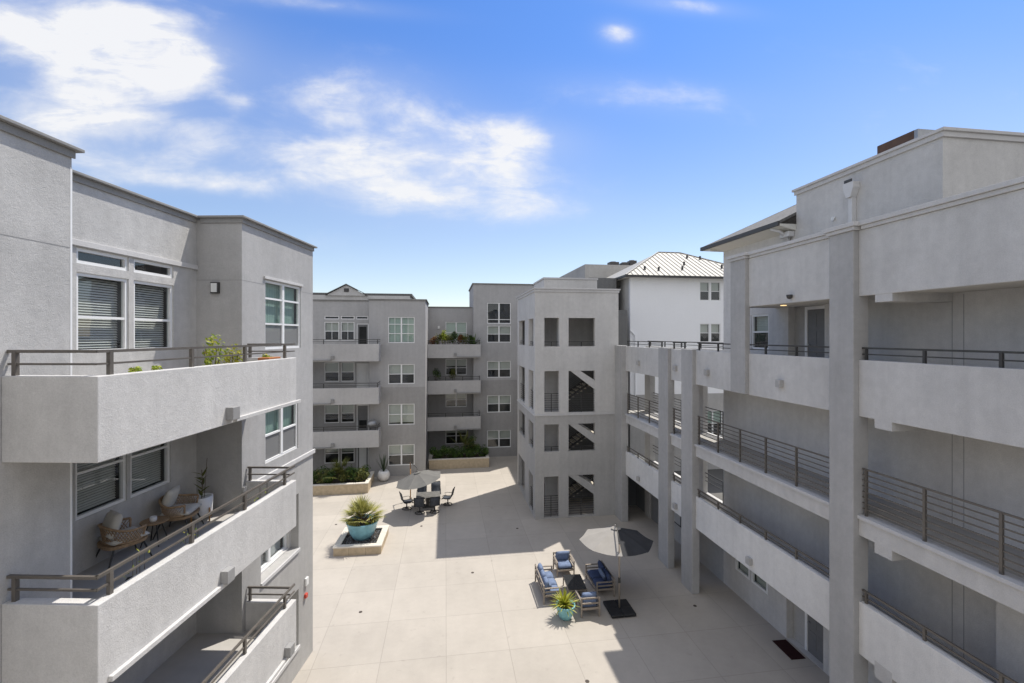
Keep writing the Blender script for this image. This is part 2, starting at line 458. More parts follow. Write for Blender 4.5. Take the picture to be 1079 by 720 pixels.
# ------------------------------------------------------------------ LEFT WING
TL = R(9.8)
eL = Vector((math.sin(TL), math.cos(TL))); nL = Vector((math.cos(TL), -math.sin(TL)))
oL = eL * 14.93 - nL * 7.0
def LW(x, y, z=0):
    p = oL + nL * x + eL * y
    return (p.x, p.y, z)
left = thing('apartment_building', 'grey stucco apartment wing on the left with furnished projecting balconies and square parapet roof', 'building', (oL.x, oL.y, 0), -TL)
ZS = 6.62   # upper/lower paint split
ZT = 13.40
h1, h3, h2 = [], [], []
window(left, 'x+', 0, -2.78, -.82, 10.08, 11.97, 2, (.37, .74), h1, blind='curtain', bfrac=.97, screen=True)
window(left, 'x+', 0, -2.78, -.98, 6.98, 8.45, 2, (.5,), h1, blind='curtain', bfrac=.5, screen=True)
h1 += [(-2.98, -.95, 3.86, 5.56), (-2.98, -.95, .85, 2.59)]
window(left, 'x+', -.3, -2.94, -1.05, 3.9, 5.5, 2, (.5,), None, blind='slats', bfrac=.97, depth=.16)
window(left, 'x+', -.3, -2.94, -1.05, .9, 2.55, 2, (.5,), None, blind='far', bfrac=.9, depth=.16)
for zz in (3.86, .85):
    bobj('window_reveal', [(-.45, -.25, -2.98, -2.94, zz, zz + 1.7), (-.45, -.25, -1.05, -.95, zz, zz + 1.7),
                           (-.45, -.25, -2.94, -1.05, zz - .02, zz + .045), (-.45, -.25, -2.94, -1.05, zz + 1.64, zz + 1.72)], M['light'], left)
    bobj('sill', [(.002, .05, -3.0, -.93, zz - .09, zz - .003)], M['trim'], left)
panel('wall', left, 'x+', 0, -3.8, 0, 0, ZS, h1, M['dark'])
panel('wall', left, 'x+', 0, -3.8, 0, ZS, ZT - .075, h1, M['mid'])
# recess
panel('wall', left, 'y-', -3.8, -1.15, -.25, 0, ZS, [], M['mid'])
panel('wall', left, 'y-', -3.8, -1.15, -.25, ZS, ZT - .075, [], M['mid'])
window(left, 'x+', -1.15, -6.84, -5.74, 10.13, 11.62, 1, (.45,), h3, blind='slats', bfrac=.97)
window(left, 'x+', -1.15, -5.62, -4.54, 10.13, 11.62, 1, (.45,), h3, blind='slats', bfrac=.97)
window(left, 'x+', -1.15, -6.84, -5.74, 11.78, 12.07, 1, (), h3, blind=None)
window(left, 'x+', -1.15, -5.62, -4.54, 11.78, 12.07, 1, (), h3, blind=None)
window(left, 'x+', -1.15, -6.86, -5.78, 7.07, 8.6, 1, (.55,), h3, blind='slats', bfrac=.97)
window(left, 'x+', -1.15, -5.70, -4.62, 7.07, 8.6, 1, (.55,), h3, blind='slats', bfrac=.97)
window(left, 'x+', -1.15, -6.86, -5.78, 3.97, 5.5, 1, (.55,), h3, blind='slats', bfrac=.97)
window(left, 'x+', -1.15, -5.70, -4.62, 3.97, 5.5, 1, (.55,), h3, blind='slats', bfrac=.97)
panel('wall', left, 'x+', -1.15, -7.93, -3.8, 0, ZS, h3, M['upper'])
panel('wall', left, 'x+', -1.15, -7.93, -3.8, ZS, ZT - .075, h3, M['upper'])
panel('wall', left, 'x+', -.13, -26, -7.93, 0, ZS, [], M['upper'])
panel('wall', left, 'x+', -.13, -26, -7.93, ZS, ZT - .075, [], M['upper'])
panel('wall', left, 'y+', -7.93, -1.15, -.38, 0, ZT - .08, [], M['light'])
panel('wall', left, 'y+', 0, -12, -.25, 0, ZT - .08, [], M['light'])
bobj('roof', [(-12, -1.41, -26, -.26, 12.6, 12.8), (-1.409, -.27, -3.54, -.26, 12.6, 12.8), (-1.409, -.39, -26, -8.19, 12.6, 12.8)], M['shingle'], left)
cornice(left, [('x+', 0, -3.8, 0, 1, 1), ('y-', -3.8, -1.039, -.26, 0, 0, 0), ('x+', -1.15, -7.93, -3.54, 0, 0, -3.836), ('x+', -.13, -26, -7.93, 0, 1)], ZT + .02, .17, M['cap'], True)
bobj('belt_course', [(.002, .06, -3.79, .06, ZS - .06, ZS + .07)], M['trim'], left, bevel=.008)
bobj('window_head_trim', [(-1.148, -1.1, -7.928, -3.802, 12.09, 12.2)], M['trim'], left, bevel=.006)
bobj('window_head_trim', [(.002, .05, -2.86, -.74, 11.99, 12.06)], M['trim'], left, bevel=.006)
bobj('control_joint', [(-.18, -.1275, -26, -7.93, 11.83, 11.842)], M['joint'], left)
bobj('control_joint', [(-.05, .0025, -3.8, -2.8, 11.83, 11.842), (-.05, .0025, -.78, 0, 11.83, 11.842)], M['joint'], left)
bobj('control_joint', [(-1.15, -.002, -3.8025, -3.75, 11.83, 11.842)], M['joint'], left)
bobj('corner_highlight_trim', [(-.15, -.126, -7.955, -7.924, 0, 13.1)], M['white'], left)  # white colour stands in for the highlight along the corner trim
# sconce on the recess side wall
sc = bobj('wall_lamp', [(-.75, -.55, -3.87, -3.802, 11.5, 11.78)], M['metal'], left)
bobj('lamp_shade', [(-.72, -.58, -3.9, -3.871, 11.53, 11.75)], M['lampw'], sc)
# fire alarm devices
al = bobj('alarm_strobe', [(.002, .07, -.58, -.42, 2.46, 2.7)], M['lampw'], left, bevel=.01)
bobj('alarm_bell', [(.002, .08, -.62, -.48, 2.08, 2.22)], M['red'], left, bevel=.02)

def left_balcony(zb, zt, fl, box_y, bar, far=True):
    X = 1.22; y0, y1 = -8.9, -3.5; t = .17
    bm = BM()
    prism(bm, [(-.127, y0), (X, y0), (X, y1), (.003, y1), (.003, y1 - t), (X - t, y1 - t), (X - t, y0 + t), (-.127, y0 + t)], 'z', zb, zt)
    b = obj('balcony', bm, M['light'], left, bevel=.012)
    bobj('balcony_floor', [(-1.148, X - t - .002, y0 + t + .002, y1 - t - .002, fl - .3, fl)] if False else
         [(-1.148, .002, -7.928, -3.802, fl - .25, fl), (.002, X - t - .002, y0 + t + .002, y1 - t - .002, fl - .25, fl)], M['bridgefloor'], b)
    z = zt
    rx = X - .09
    runs = [[(-.11, y0 + .08), (rx, y0 + .08), (rx, y1 + .06)], [(.02, y1 - .09), (rx - .02, y1 - .09)]]
    posts = [(-.02, y0 + .08, z, z + .33)] + [(rx, yy, z, z + .33) for yy in (-8.62, -7.03, -5.5, -3.9)] + [(.08, y1 - .09, z, z + .33)]
    rail(b, runs, posts, M['railgrey'], (z + .335, z + .16))
    bobj('balcony_lamp', [(X + .002, X + .15, box_y - .11, box_y + .11, zb + .09, zb + .34)], M['cap'], b, bevel=.01)
    bobj('conduit', [(X + .002, X + .07, bar[0], bar[1], zb + .02, zb + .10)], M['light'], b, bevel=.008)
    return b
left_balcony(8.72, 9.9, 9.15, -6.14, (-6.0, -3.4))
left_balcony(5.62, 6.79, 6.1, -6.3, (-8.75, -6.16))
left_balcony(2.58, 3.76, 3.05, -3.98, (-8.75, -3.7))

# ------------------------------------------------------------------ FAR BUILDING
far = thing('apartment_building', 'grey apartment block across the end of the courtyard with stacked balconies and white windows', 'building', (-1.5, 34.9, 0))
_ox, _oy = -1.5, 34.9
def fx(v): return v - _ox
def fy(v): return v - _oy
class Far: pass
hf, hl, hm, hr = [], [], [], []
X1 = fx(-5.6)
# left block front
for (z0, z1, rows, bf) in ((9.92, 11.86, (.36, .72), .96), (6.85, 8.33, (.5,), .5), (3.79, 5.36, (.5,), .9), (.76, 2.32, (.5,), .48)):
    window(far, 'y-', 0, fx(-4.23), fx(-2.3), z0, z1, 2, rows, hf, blind='far' if bf < .95 else 'curtain', bfrac=bf, muntin=z0 > 9)
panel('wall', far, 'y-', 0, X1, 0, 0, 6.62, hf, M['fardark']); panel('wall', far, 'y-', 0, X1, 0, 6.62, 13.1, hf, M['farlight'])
panel('wall', far, 'x+', 0, .25, 5.4, 0, 13.1, [], M['farlight'])
# loggia behind the left balconies
for (z0, z1, dz0, dz1, bf) in ((10.1, 11.5, 9.2, 11.4, .5), (6.97, 8.44, 6.15, 8.35, .5), (3.85, 5.3, 3.1, 5.2, .5), (.8, 2.3, .06, 2.2, .45)):
    window(far, 'y-', 1.15, fx(-9.05), fx(-7.98), z0, z1, 1, (.5,), hl, blind='far', bfrac=bf, muntin=z0 > 9)
    window(far, 'y-', 1.15, fx(-7.86), fx(-6.86), z0, z1, 1, (.5,), hl, blind='far', bfrac=bf, muntin=z0 > 9)
    if z0 > 9:
        for p, q in ((-9.05, -7.98), (-7.86, -6.86), (-6.75, -5.85)): window(far, 'y-', 1.15, fx(p), fx(q), 11.7, 11.96, 1, (), hl, blind=None)
    hl.append((fx(-6.72), fx(-5.8), dz0, dz1))
    fr = bobj('door_frame', [(fx(-6.72), fx(-6.63), 1.18, 1.3, dz0, dz1), (fx(-5.89), fx(-5.8), 1.18, 1.3, dz0, dz1), (fx(-6.63), fx(-5.89), 1.18, 1.3, dz1 - .09, dz1)], M['whitedoor'], far)
    d = bobj('door', [(fx(-6.63), fx(-5.89), 1.22, 1.27, dz0, dz1 - .09)], M['whitedoor'] if 5 < z0 < 9 else M['door'], far)
    bobj('door_panel', [(fx(-6.53), fx(-5.99), 1.205, 1.22, dz0 + .3 + (.0 if z0 > 9 else .0), dz1 - (1.2 if 3 < z0 < 5 else .25))], M['inside'] if z0 > 9 or 3 < z0 < 5 else M['whitedoor'], d)
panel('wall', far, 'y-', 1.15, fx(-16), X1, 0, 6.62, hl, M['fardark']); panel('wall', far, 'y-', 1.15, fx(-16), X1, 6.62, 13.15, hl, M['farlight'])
panel('wall', far, 'x-', X1, .25, 1.15, 0, 13.1, [], M['farlight'])
cornice(far, [('y-', 0, X1, 0, 1, 1), ('x+', 0, .262, 5.13, 0, 0, 5.4, 0), ('y-', 1.15, fx(-16), X1 - .15, 0, 0)], 13.2, .15, M['cap'], True)
# middle recess
for (z0, z1, bf) in ((9.95, 11.68, .95), (7.0, 8.42, .45), (4.2, 5.6, .5), (.95, 2.52, .4)):
    window(far, 'y-', 5.4, fx(0), fx(1.85), z0, z1, 2, (.45,), hm, blind='curtain' if z0 > 9 else 'far', bfrac=bf)
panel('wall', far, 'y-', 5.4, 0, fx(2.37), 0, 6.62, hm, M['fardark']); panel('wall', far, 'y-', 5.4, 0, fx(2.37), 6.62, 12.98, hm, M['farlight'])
cornice(far, [('y-', 5.4, 0, fx(2.27), 0, 0)], 13.0, .12, M['cap'], True)
lp = bobj('wall_lamp', [(fx(-.68), fx(-.5), 5.3, 5.398, 11.05, 11.3)], M['lampw'], far, bevel=.02)
# right block
for (z0, z1, rows, bf) in ((11.5, 13.3, (.2,), .3), (9.87, 11.32, (.5,), .5), (6.83, 8.27, (.5,), .5), (3.82, 5.3, (.5,), .5), (.78, 2.28, (.5,), .5)):
    window(far, 'y-', 4.3, fx(3.55), fx(5.62), z0, z1, 2, rows, hr, blind=None if z0 > 11 else 'far', bfrac=bf)
panel('wall', far, 'y-', 4.3, fx(2.37), fx(9.5), 0, 6.62, hr, M['fardark']); panel('wall', far, 'y-', 4.3, fx(2.37), fx(9.5), 6.62, 14.9, hr, M['farlight'])
panel('wall', far, 'x-', fx(2.37), 4.55, 11, 0, 14.9, [], M['farlight'])
cornice(far, [('y-', 4.3, fx(2.37), fx(9.5), 1, 0), ('x-', fx(2.37), 4.562, 11, 0, 0, 11, 4.3)], 14.98, .12, M['cap'], True)
bobj('roof', [(fx(-16), -.26, 1.41, 12, 12.4, 12.6), (-.24, fx(2.36), 5.66, 12, 12.4, 12.6), (fx(2.63), fx(9.5), 4.56, 12, 14.4, 14.6)], M['shingle'], far)
def far_balcony(x0, x1, yf, yb, zb, zt, fl, lamp_x, bar, ywall, yx=None):
    t = .15; bm = BM()
    prism(bm, [(x0, yf), (x1, yf), (x1, ywall - .003), (x1 - t, ywall - .003), (x1 - t, yf + t), (x0, yf + t)], 'z', zb, zt)
    b = obj('balcony', bm, M['farpar'], far, bevel=.012)
    bobj('balcony_floor', [(x0, x1 - t - .002, yf + t + .002, yb - .003 if yx is None else ywall - .003, fl - .28, fl)] + ([] if yx is None else [(x0 + .002, yx - .003, ywall - .003, yb - .003, fl - .28, fl)]), M['bridgefloor'], b)
    yy = yf + .07
    posts = [(x0 + .1 + i * (x1 - x0 - .2) / 3, yy, zt, zt + .32) for i in range(4)]
    rail(b, [[(x0 + .02, yy), (x1 - .07, yy), (x1 - .07, ywall - .05)]], posts, M['metal'], (zt + .32, zt + .17), .02, .024)
    bobj('balcony_lamp', [(lamp_x - .11, lamp_x + .11, yf - .14, yf - .003, zb + .16, zb + .4)], M['cap'], b, bevel=.01)
    bobj('conduit', [(bar[0], bar[1], yf - .09, yf - .003, zb + .05, zb + .13)], M['cap'], b, bevel=.006)
for zb, zt, fl in ((8.62, 9.86, 9.15), (5.55, 6.74, 6.1), (2.46, 3.68, 3.05)):
    far_balcony(fx(-16), fx(-4.74), -1.2, 1.15, zb, zt, fl, fx(-7.9), (fx(-10.5), fx(-8.0)), 0, X1)
for zb, zt, fl in ((8.60, 9.74, 9.15), (5.6, 6.72, 6.1), (2.57, 3.70, 3.05)):
    far_balcony(.01, fx(2.92), 3.3, 5.4, zb, zt, fl, fx(.8), (fx(.92), fx(2.88)), 4.3, fx(2.37))

# gable roofed house beyond
gh = thing('house', 'house with small grey gable and roof vent showing above the far block', 'house', (-9.5, 46, 0))
bm = BM(); prism(bm, [(-1.75, 14.35), (1.75, 14.35), (1.75, 14.45), (0, 15.38), (-1.75, 14.45)], 'y', 0, .2); box(bm, -7, 6, .2, 8, 0, 14.4); obj('wall', bm, M['light'], gh)
bm = BM()
prism(bm, [(-2.0, 14.38), (0, 15.42), (2.0, 14.38), (2.0, 14.44), (0, 15.49), (-2.0, 14.44)], 'y', -.2, 6)
obj('gable_roof', bm, M['shingle'], gh)
bobj('roof', [(-7.2, 6.2, .21, 8.2, 14.41, 14.62)], M['shingle'], gh)
bobj('vent', [(-.22, .22, -.05, -.003, 14.7, 15.05)], M['gutter'], gh)

# ------------------------------------------------------------------ STAIR TOWER
tow = thing('stair_tower', 'open grey stucco stair tower with square openings and diagonal stringers', 'stair tower', (5.03, 25.45, 0))
def tx(v): return v - 5.03
W_, D_ = 4.97, 6.35
fro = [(tx(5.58), tx(6.44), 9.84, 11.48), (tx(7.0), tx(8.58), 9.84, 11.48), (tx(5.58), tx(6.44), 6.08, 8.43), (tx(7.0), tx(8.58), 6.03, 8.43),
       (tx(5.58), tx(6.44), 3.82, 5.38), (tx(7.0), tx(8.58), 3.8, 5.38), (tx(5.56), tx(6.42), .06, 2.4), (tx(7.0), tx(8.55), .06, 2.42)]
lef = []
for z0, z1 in ((9.84, 11.46), (6.1, 8.4), (3.85, 5.38)):
    lef += [(.5, 1.98, z0, z1), (3.35, 5.7, z0, z1)]
lef += [(.6, 1.98, .06, 2.3), (3.4, 5.9, .02, 2.3)]
TS = 5.93
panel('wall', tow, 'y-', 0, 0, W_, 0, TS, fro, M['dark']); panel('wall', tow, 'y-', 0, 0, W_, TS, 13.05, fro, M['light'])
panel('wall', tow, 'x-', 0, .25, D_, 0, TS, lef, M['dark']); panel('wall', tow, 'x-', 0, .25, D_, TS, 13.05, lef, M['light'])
panel('wall', tow, 'x+', W_, .25, D_, 0, 13.05, [(.4, 1.9, .02, 2.3), (.4, 1.9, 3.05, 5.2), (.4, 1.9, 6.1, 8.3), (.4, 1.9, 9.15, 11.3)], M['light'])
panel('wall', tow, 'y+', D_, .25, W_ - .25, 0, 13.05, [], M['light'])
bobj('belt_course', [(-.045, W_ - .003, -.045, -.002, TS - .05, TS + .04), (-.045, -.002, -.002, D_, TS - .05, TS + .04)], M['trim'], tow)
cornice(tow, [('y-', 0, 0, W_, 1, 1), ('x-', 0, .262, D_, 0, 1, D_, 0), ('x+', W_, .262, D_, 0, 1, D_, 0)], 13.18, .22)
bobj('penthouse', [(1.05, 4.5, 2.4, 5.6, 12.55, 14.0)], M['light'], tow, bevel=.02)
bobj('penthouse_cap', [(1.0, 4.55, 2.35, 5.65, 14.003, 14.1)], M['trim'], tow)
bobj('roof', [(.26, W_ - .26, .26, D_ - .26, 12.3, 12.5)], M['shingle'], tow)
for fl in (3.05, 6.1, 9.15):
    bobj('landing', [(.252, 1.62, .252, D_ - .252, fl - .22, fl), (1.62, W_ - .252, 3.9, D_ - .252, fl - .22, fl)], M['bridgefloor'], tow)
bobj('inner_wall', [(1.65, 1.85, 1.2, 1.5, 0, 12.3)], M['light'], tow)
panel('inner_wall', tow, 'y-', 3.9, .26, W_ - .26, 9.15, 12.29, [], M['light'], .15)
bobj('inner_wall', [(1.86, W_ - .26, 3.0, 3.1, 0, 8.9)], M['darkwall'], tow)  # dark panel added behind the stairs; interior shade is in its colour
bobj('inner_wall', [(.4, 1.64, 1.9, 2.0, 0, 2.8), (.4, 1.64, 2.6, 2.7, 3.06, 8.9)] if False else [(.9, 1.649, 1.3, 1.4, 0, 8.9)], M['dark'], tow)
# guard rails in the openings
def guard(h, top, n, ax):
    a0, a1, z0 = h[0] + .01, h[1] - .01, h[2]
    bars = [z0 + top * (i + 1) / n for i in range(n)][::-1]
    if ax == 'y': rail(tow, [[(a0, .12), (a1, .12)]], [((a0 + a1) / 2, .12, z0, bars[0])], M['metal'], bars, .016, .02)
    else: rail(tow, [[(.12, a0), (.12, a1)]], [(.12, (a0 + a1) / 2, z0, bars[0])], M['metal'], bars, .016, .02)
for h in fro: guard(h, *((.26, 2) if 9 < h[2] or 3 < h[2] < 4 else ((1.05, 8) if h[2] > 5 else (1.2, 9))), 'y')
for h in lef: 
    if not (h[2] < 1 and h[0] > 3): guard(h, *((.26, 2) if 9 < h[2] or 3 < h[2] < 4 else ((1.05, 8) if h[2] > 5 else (1.2, 9))), 'x')
# stairs
for fl in (0, 3.05, 6.1):
    st = bobj('stair', [(3.75, W_ - .26, .3, 2.9, fl + 1.42, fl + 1.53)], M['steel'], tow)
    # diagonal stucco stringer seen in the facade opening
    bm = BM(); a, b2 = tx(7.0) + .002, tx(8.58) - (.002 if fl else .032)
    zt = fl + (2.43 if fl == 6.1 else 2.33) - .006
    if fl == 0: zt = 2.41
    prism(bm, [(a, zt), (a + .55, zt), (b2, zt - .66), (b2, zt - 1.18)], 'y', .03, .2)
    obj('stringer', bm, M['light'] if fl > 6 else M['dark'], st)
    # upper flight behind the stringer, down to the right
    bm = BM(); tm = BM()
    for i in range(9):
        xx = 1.62 + i * .255; zz = fl + 3.05 - (i + 1) * .17
        box(tm, xx, xx + .29, .32, 1.35, zz - .05, zz)
    for i in range(9):
        xx = 1.72 + i * .25; zz = fl + (i + 1) * .165
        box(tm, xx, xx + .29, 1.55, 2.75, zz - .055, zz)
    obj('treads', tm, M['tread'], st)
    for yy in (1.5, 2.8): 
        tube(bm, [(1.55, yy, fl + .02), (3.95, yy, fl + 1.6)], .07, 4)
    obj('stringer', bm, M['metal'], st)
    bm = BM()
    for k in range(8):
        tube(bm, [(1.6, 1.5, fl + .3 + k * .12), (3.95, 1.5, fl + 1.83 + k * .12)], .014, 4)
        tube(bm, [(1.62, 1.38, fl + 3.2 + k * .12 - .1), (3.95, 1.38, fl + 1.67 + k * .12 - .1)], .014, 4)
    for xx in (1.7, 2.45, 3.2, 3.9): tube(bm, [(xx, 1.5, fl + .1 + (xx - 1.6) * .65), (xx, 1.5, fl + 1.2 + (xx - 1.6) * .65)], .02, 4)
    obj('stair_railing', bm, M['metal'], st)

# ------------------------------------------------------------------ RIGHT WING with walkway bridge
XR = 9.87
rt = thing('apartment_building', 'grey gallery apartment wing on the right with stucco piers and open walkways', 'building', (XR, 9.8, 0))
def rx(v): return v - XR
def ry(v): return v - 9.8
XP = .15         # parapet face behind the pier face
XI = rx(11.65)   # inner wall
# piers
bobj('pier', [(0, .42, ry(9.82), ry(10.53), 0, 13.03)], M['mid'], rt, bevel=.012)
bobj('pier', [(0, .32, ry(17.18), ry(18.05), 0, 9.9)], M['mid'], rt, bevel=.012)
bobj('pier', [(0, .32, ry(19.22), ry(20.14), 0, 9.9)], M['mid'], rt, bevel=.012)
bobj('pier', [(-.1, .3, ry(24.42), ry(25.44), 0, 9.9)], M['mid'], rt, bevel=.012)
bobj('pier', [(.02, .2, ry(13.92), ry(14.71), 8.5, 13.03)], M['mid'], rt, bevel=.012)
# fascia at the roof edge
Y0, Y1 = ry(-4), ry(13.92)
bobj('fascia', [(XP, XP + .16, Y0, ry(9.82), 11.42, 13.03), (XP, XP + .16, ry(10.53), Y1, 11.42, 13.03)], M['light'], rt, bevel=.012)
bobj('soffit', [(XP + .16, XI - .003, Y0, ry(14.7), 11.44, 11.6)], M['soffit'], rt)
bobj('fascia_return', [(.2, XI - .003, ry(14.55), ry(14.71), 11.44, 13.03)], M['light'], rt)
def capseg(x0, y0, y1, e0, e1):
    return [(x0 - .05, x0 + .3, y0 - .05 * e0, y1 + .05 * e1, 13.033, 13.12), (x0 - .1, x0 + .33, y0 - .1 * e0, y1 + .1 * e1, 13.123, 13.22)]
bobj('cornice', capseg(XP, Y0, ry(9.72), 0, 0) + capseg(0, ry(9.82), ry(10.53), 1, 1) + capseg(XP, ry(10.63), ry(13.82), 0, 0) + capseg(.02, ry(13.92), ry(14.71), 1, 1), M['trim'], rt, bevel=.008)
# parapets at level four, open slab edge at level three, parapets at level two
spans = [(-4, 9.82), (10.53, 17.18), (18.05, 19.22), (20.14, 24.42)]
for n, (a, b) in enumerate(spans):
    pz = [(a, b)]
    if n == 1: pz = [(10.53, 13.92), (14.71, 17.18)]
    for (p, q) in pz: bobj('parapet', [(XP, XP + .16, ry(p), ry(q), 8.48, 9.86)], M['light'], rt, bevel=.012)
    bobj('parapet', [(XP, XP + .16, ry(a), ry(b), 2.66, 3.95)], M['pale'], rt, bevel=.012)
    bobj('slab_edge', [(XP, XP + .16, ry(a), ry(b), 5.57, 5.98)], M['light'], rt, bevel=.008)
    bobj('slab_nosing', [(XP - .06, XP + .3, ry(a), ry(b), 5.983, 6.07)], M['trim'], rt, bevel=.01)
    for fl in (3.05, 6.07, 9.15):
        bobj('walkway_floor', [(XP + .302 if fl == 6.07 else XP + .162, XI - .003 if b < 14 else XI + .05, ry(a) if n == 0 else ry(spans[n - 1][1]) + .002, ry(25.44) if n == 3 else ry(b), fl - .2, fl)], M['bridgefloor'], rt)
    # railings
    L = b - a; k = max(2, round(L / 1.45) + 1)
    ps = [a + .12 + i * (L - .24) / (k - 1) for i in range(k)]
    x2 = XP + .09
    rail(rt, [[(x2, ry(a + .02)), (x2, ry(b - .02))]], [(x2, ry(y), 9.86, 10.16) for y in ps], M['metal'], (10.15, 10.0), .022, .026)
    rail(rt, [[(x2, ry(a + .02)), (x2, ry(b - .02))]], [(x2, ry(y), 3.95, 4.24) for y in ps], M['railgrey'], (4.23, 4.08), .022, .026)
    rail(rt, [[(x2, ry(a + .02)), (x2, ry(b - .02))]], [(x2, ry(y), 6.07, 7.2) for y in ps], M['railgrey'], [7.2 - i * .138 for i in range(8)], .019, .026)
    for z in (9.05, 3.0):
        yy = {0: None, 1: 16.3 if z > 9 else 13.82, 2: 18.75, 3: 22.6}[n]
        if yy: bobj('wall_lamp', [(XP - .13, XP - .002, ry(yy - .1), ry(yy + .1), z - .13, z + .1)], M['dark'], rt, bevel=.015)
bobj('wall_lamp', [(XP - .13, XP - .002, ry(12.33), ry(12.53), 8.9, 9.13)], M['dark'], rt, bevel=.015)
# cross beams under the slabs next to the near pier
for z in (11.24, 8.28, 5.34, 2.42):
    bobj('cross_beam', [(XP + .01 if z > 11 else XP - .004, XI - .003, ry(8.98), ry(9.4), z, z + (.2 if z > 11 else .38 if z != 8.28 else .38))], M['light'], rt)
# inner wall
hi = []
window(rt, 'x-', XI, ry(15.08), ry(16.02), 9.95, 11.24, 1, (.5,), hi, blind='far', bfrac=.5)
window(rt, 'x-', XI, ry(16.12), ry(17.0), .98, 2.3, 1, (.5,), hi, blind='far', bfrac=.98, fw=.085, rec=.03)
window(rt, 'x-', XI, ry(15.12), ry(16.02), .98, 2.3, 1, (.5,), hi, blind='far', bfrac=.98, fw=.085, rec=.03)
hi += [(ry(12.65), ry(14.2), .01, 2.4), (ry(12.6), ry(14.12), 9.16, 11.43)]
panel('wall', rt, 'x-', XI, ry(-4), ry(17.8), 0, 12.9, hi, M['light']); panel('wall', rt, 'x-', XI, ry(9.2), ry(17.8), 12.9, 14.03, [], M['light'])
for zf in (0.012, 9.162):
    al = bobj('door_alcove', [(XI + .3, XI + .5, ry(12.5), ry(14.3), zf, zf + 2.4)], M['light'], rt)
    fr = bobj('door_frame', [(XI + .2, XI + .298, ry(13.52), ry(13.62), zf, zf + 2.25), (XI + .2, XI + .298, ry(12.66), ry(12.74), zf, zf + 2.25), (XI + .2, XI + .298, ry(12.74), ry(13.52), zf + 2.15, zf + 2.25)], M['white'], rt)
    bm = BM(); box(bm, XI + .23, XI + .27, ry(12.74), ry(13.52), zf, zf + 2.15)
    for i in range(2):
        for (p, q) in ((.2, .75), (.9, 1.45), (1.6, 2.0)):
            y = 12.82 + i * .34; box(bm, XI + .222, XI + .2302, ry(y), ry(y + .28), zf + p, zf + q)
    d = obj('door', bm, M['door'], rt)
    bm = BM(); tube(bm, [(XI + .17, ry(13.44), zf + 1.0), (XI + .228, ry(13.44), zf + 1.0)], .03, 8); obj('handle', bm, M['steel'], d)
    bobj('alcove_side', [(XI + .252, XI + .298, ry(13.64), ry(14.2), zf, zf + 2.25)], M['dark'], rt)
panel('wall', rt, 'y+', ry(17.8), XI + .25, XI + 8, 0, 14.03, [], M['light'])
bobj('control_joint', [(XI - .003, XI + .05, ry(8.99), ry(9.005), 3.1, 11.4)], M['joint'], rt)
bobj('control_joint', [(XI - .003, XI + .05, ry(8.75), ry(8.765), 3.1, 11.4)], M['joint'], rt)
bobj('utility_chase', [(XI - .35, XI - .003, ry(-4), ry(7.9), 3.06, 5.86)], M['light'], rt)
# upper storey with parapet, set back over the inner wall
panel('wall', rt, 'x-', XI - .0, ry(9.2), ry(13.75), 14.03, 15.25, [], M['light'])
panel('wall', rt, 'y-', ry(9.2), XI + .25, XI + 10, 13.0, 15.25, [], M['light'])
panel('wall', rt, 'y+', ry(13.75), XI + .25, XI + 10, 13.9, 15.25, [], M['light'])
cornice(rt, [('x-', XI, ry(9.2), ry(13.75), 1, 1), ('y-', ry(9.2), XI + .262, XI + 10, 0, 0, XI + 10, XI)], 15.36, .2)
bobj('roof', [(XI + .26, XI + 10, ry(9.46), ry(13.5), 14.7, 14.85), (XP + .17, XI - .002, Y0, ry(14.5), 12.6, 12.75), (XI + .26, XI + 10, ry(-4), ry(9.18), 12.6, 12.75)], M['shingle'], rt)
# hip roof with eave
bm = BM(); xe, yn, ya = XI - .6, ry(13.77), ry(18.4); ze = 14.22
pts = [(xe, yn, ze), (xe, ya, ze), (xe + 6, ya - 5.5, ze + 3.0), (xe + 6, yn, ze + 3.0), (xe + 12, ya, ze)]
v = [bm.verts.new(p) for p in pts]
bm.faces.new((v[0], v[1], v[2], v[3])); bm.faces.new((v[1], v[4], v[2]))
g = bmesh.ops.extrude_face_region(bm, geom=list(bm.faces))
bmesh.ops.translate(bm, verts=[e for e in g['geom'] if isinstance(e, bmesh.types.BMVert)], vec=(0, 0, .09))
obj('hip_roof', bm, M['shingle'], rt)
bobj('gutter', [(xe - .07, xe - .003, yn, ya + .06, ze - .08, ze + .07), (xe - .003, xe + 12, ya + .003, ya + .06, ze - .08, ze + .07)], M['gutter'], rt)
bm = BM(); prism(bm, [(xe + .002, ze - .09), (xe + .002, ze - .015), (XI + .2, ze - .015), (XI - .002, ze - .22)], 'y', yn, ry(17.798))
prism(bm, [(ry(17.802), ze - .22), (ry(17.802), ze - .015), (ya - .002, ze - .015), (ya - .002, ze - .09)], 'x', xe + .002, xe + 12)
obj('eave_soffit', bm, M['eave'], rt)
# rain water heads and downspouts
bm = BM(); y = ry(11.55)
prism(bm, [(y - .17, 14.85), (y + .17, 14.85), (y + .17, 14.68), (y + .07, 14.42), (y - .07, 14.42), (y - .17, 14.68)], 'x', XI - .22, XI - .003)
box(bm, XI - .15, XI - .003, y - .065, y + .065, 12.76, 14.419)
obj('downspout', bm, M['pipe'], rt, bevel=.006)
bobj('scupper', [(XI - .23, XI - .2, y - .12, y + .12, 14.853, 14.93)], M['gutter'], rt)
bm = BM(); y = ry(13.72)
tube(bm, [(xe + .02, y + .5, ze - .1), (xe + .22, y + .34, ze - .2), (XI - .07, y + .3, ze - .46), (XI - .07, y + .3, 12.76)], .055, 8)
obj('downspout', bm, M['pipe'], rt, smooth=True)
bobj('rainwater_head', [(XI - .24, XI - .003, y + .1, y + .52, ze - .42, ze - .23)], M['pipe'], rt, bevel=.03)
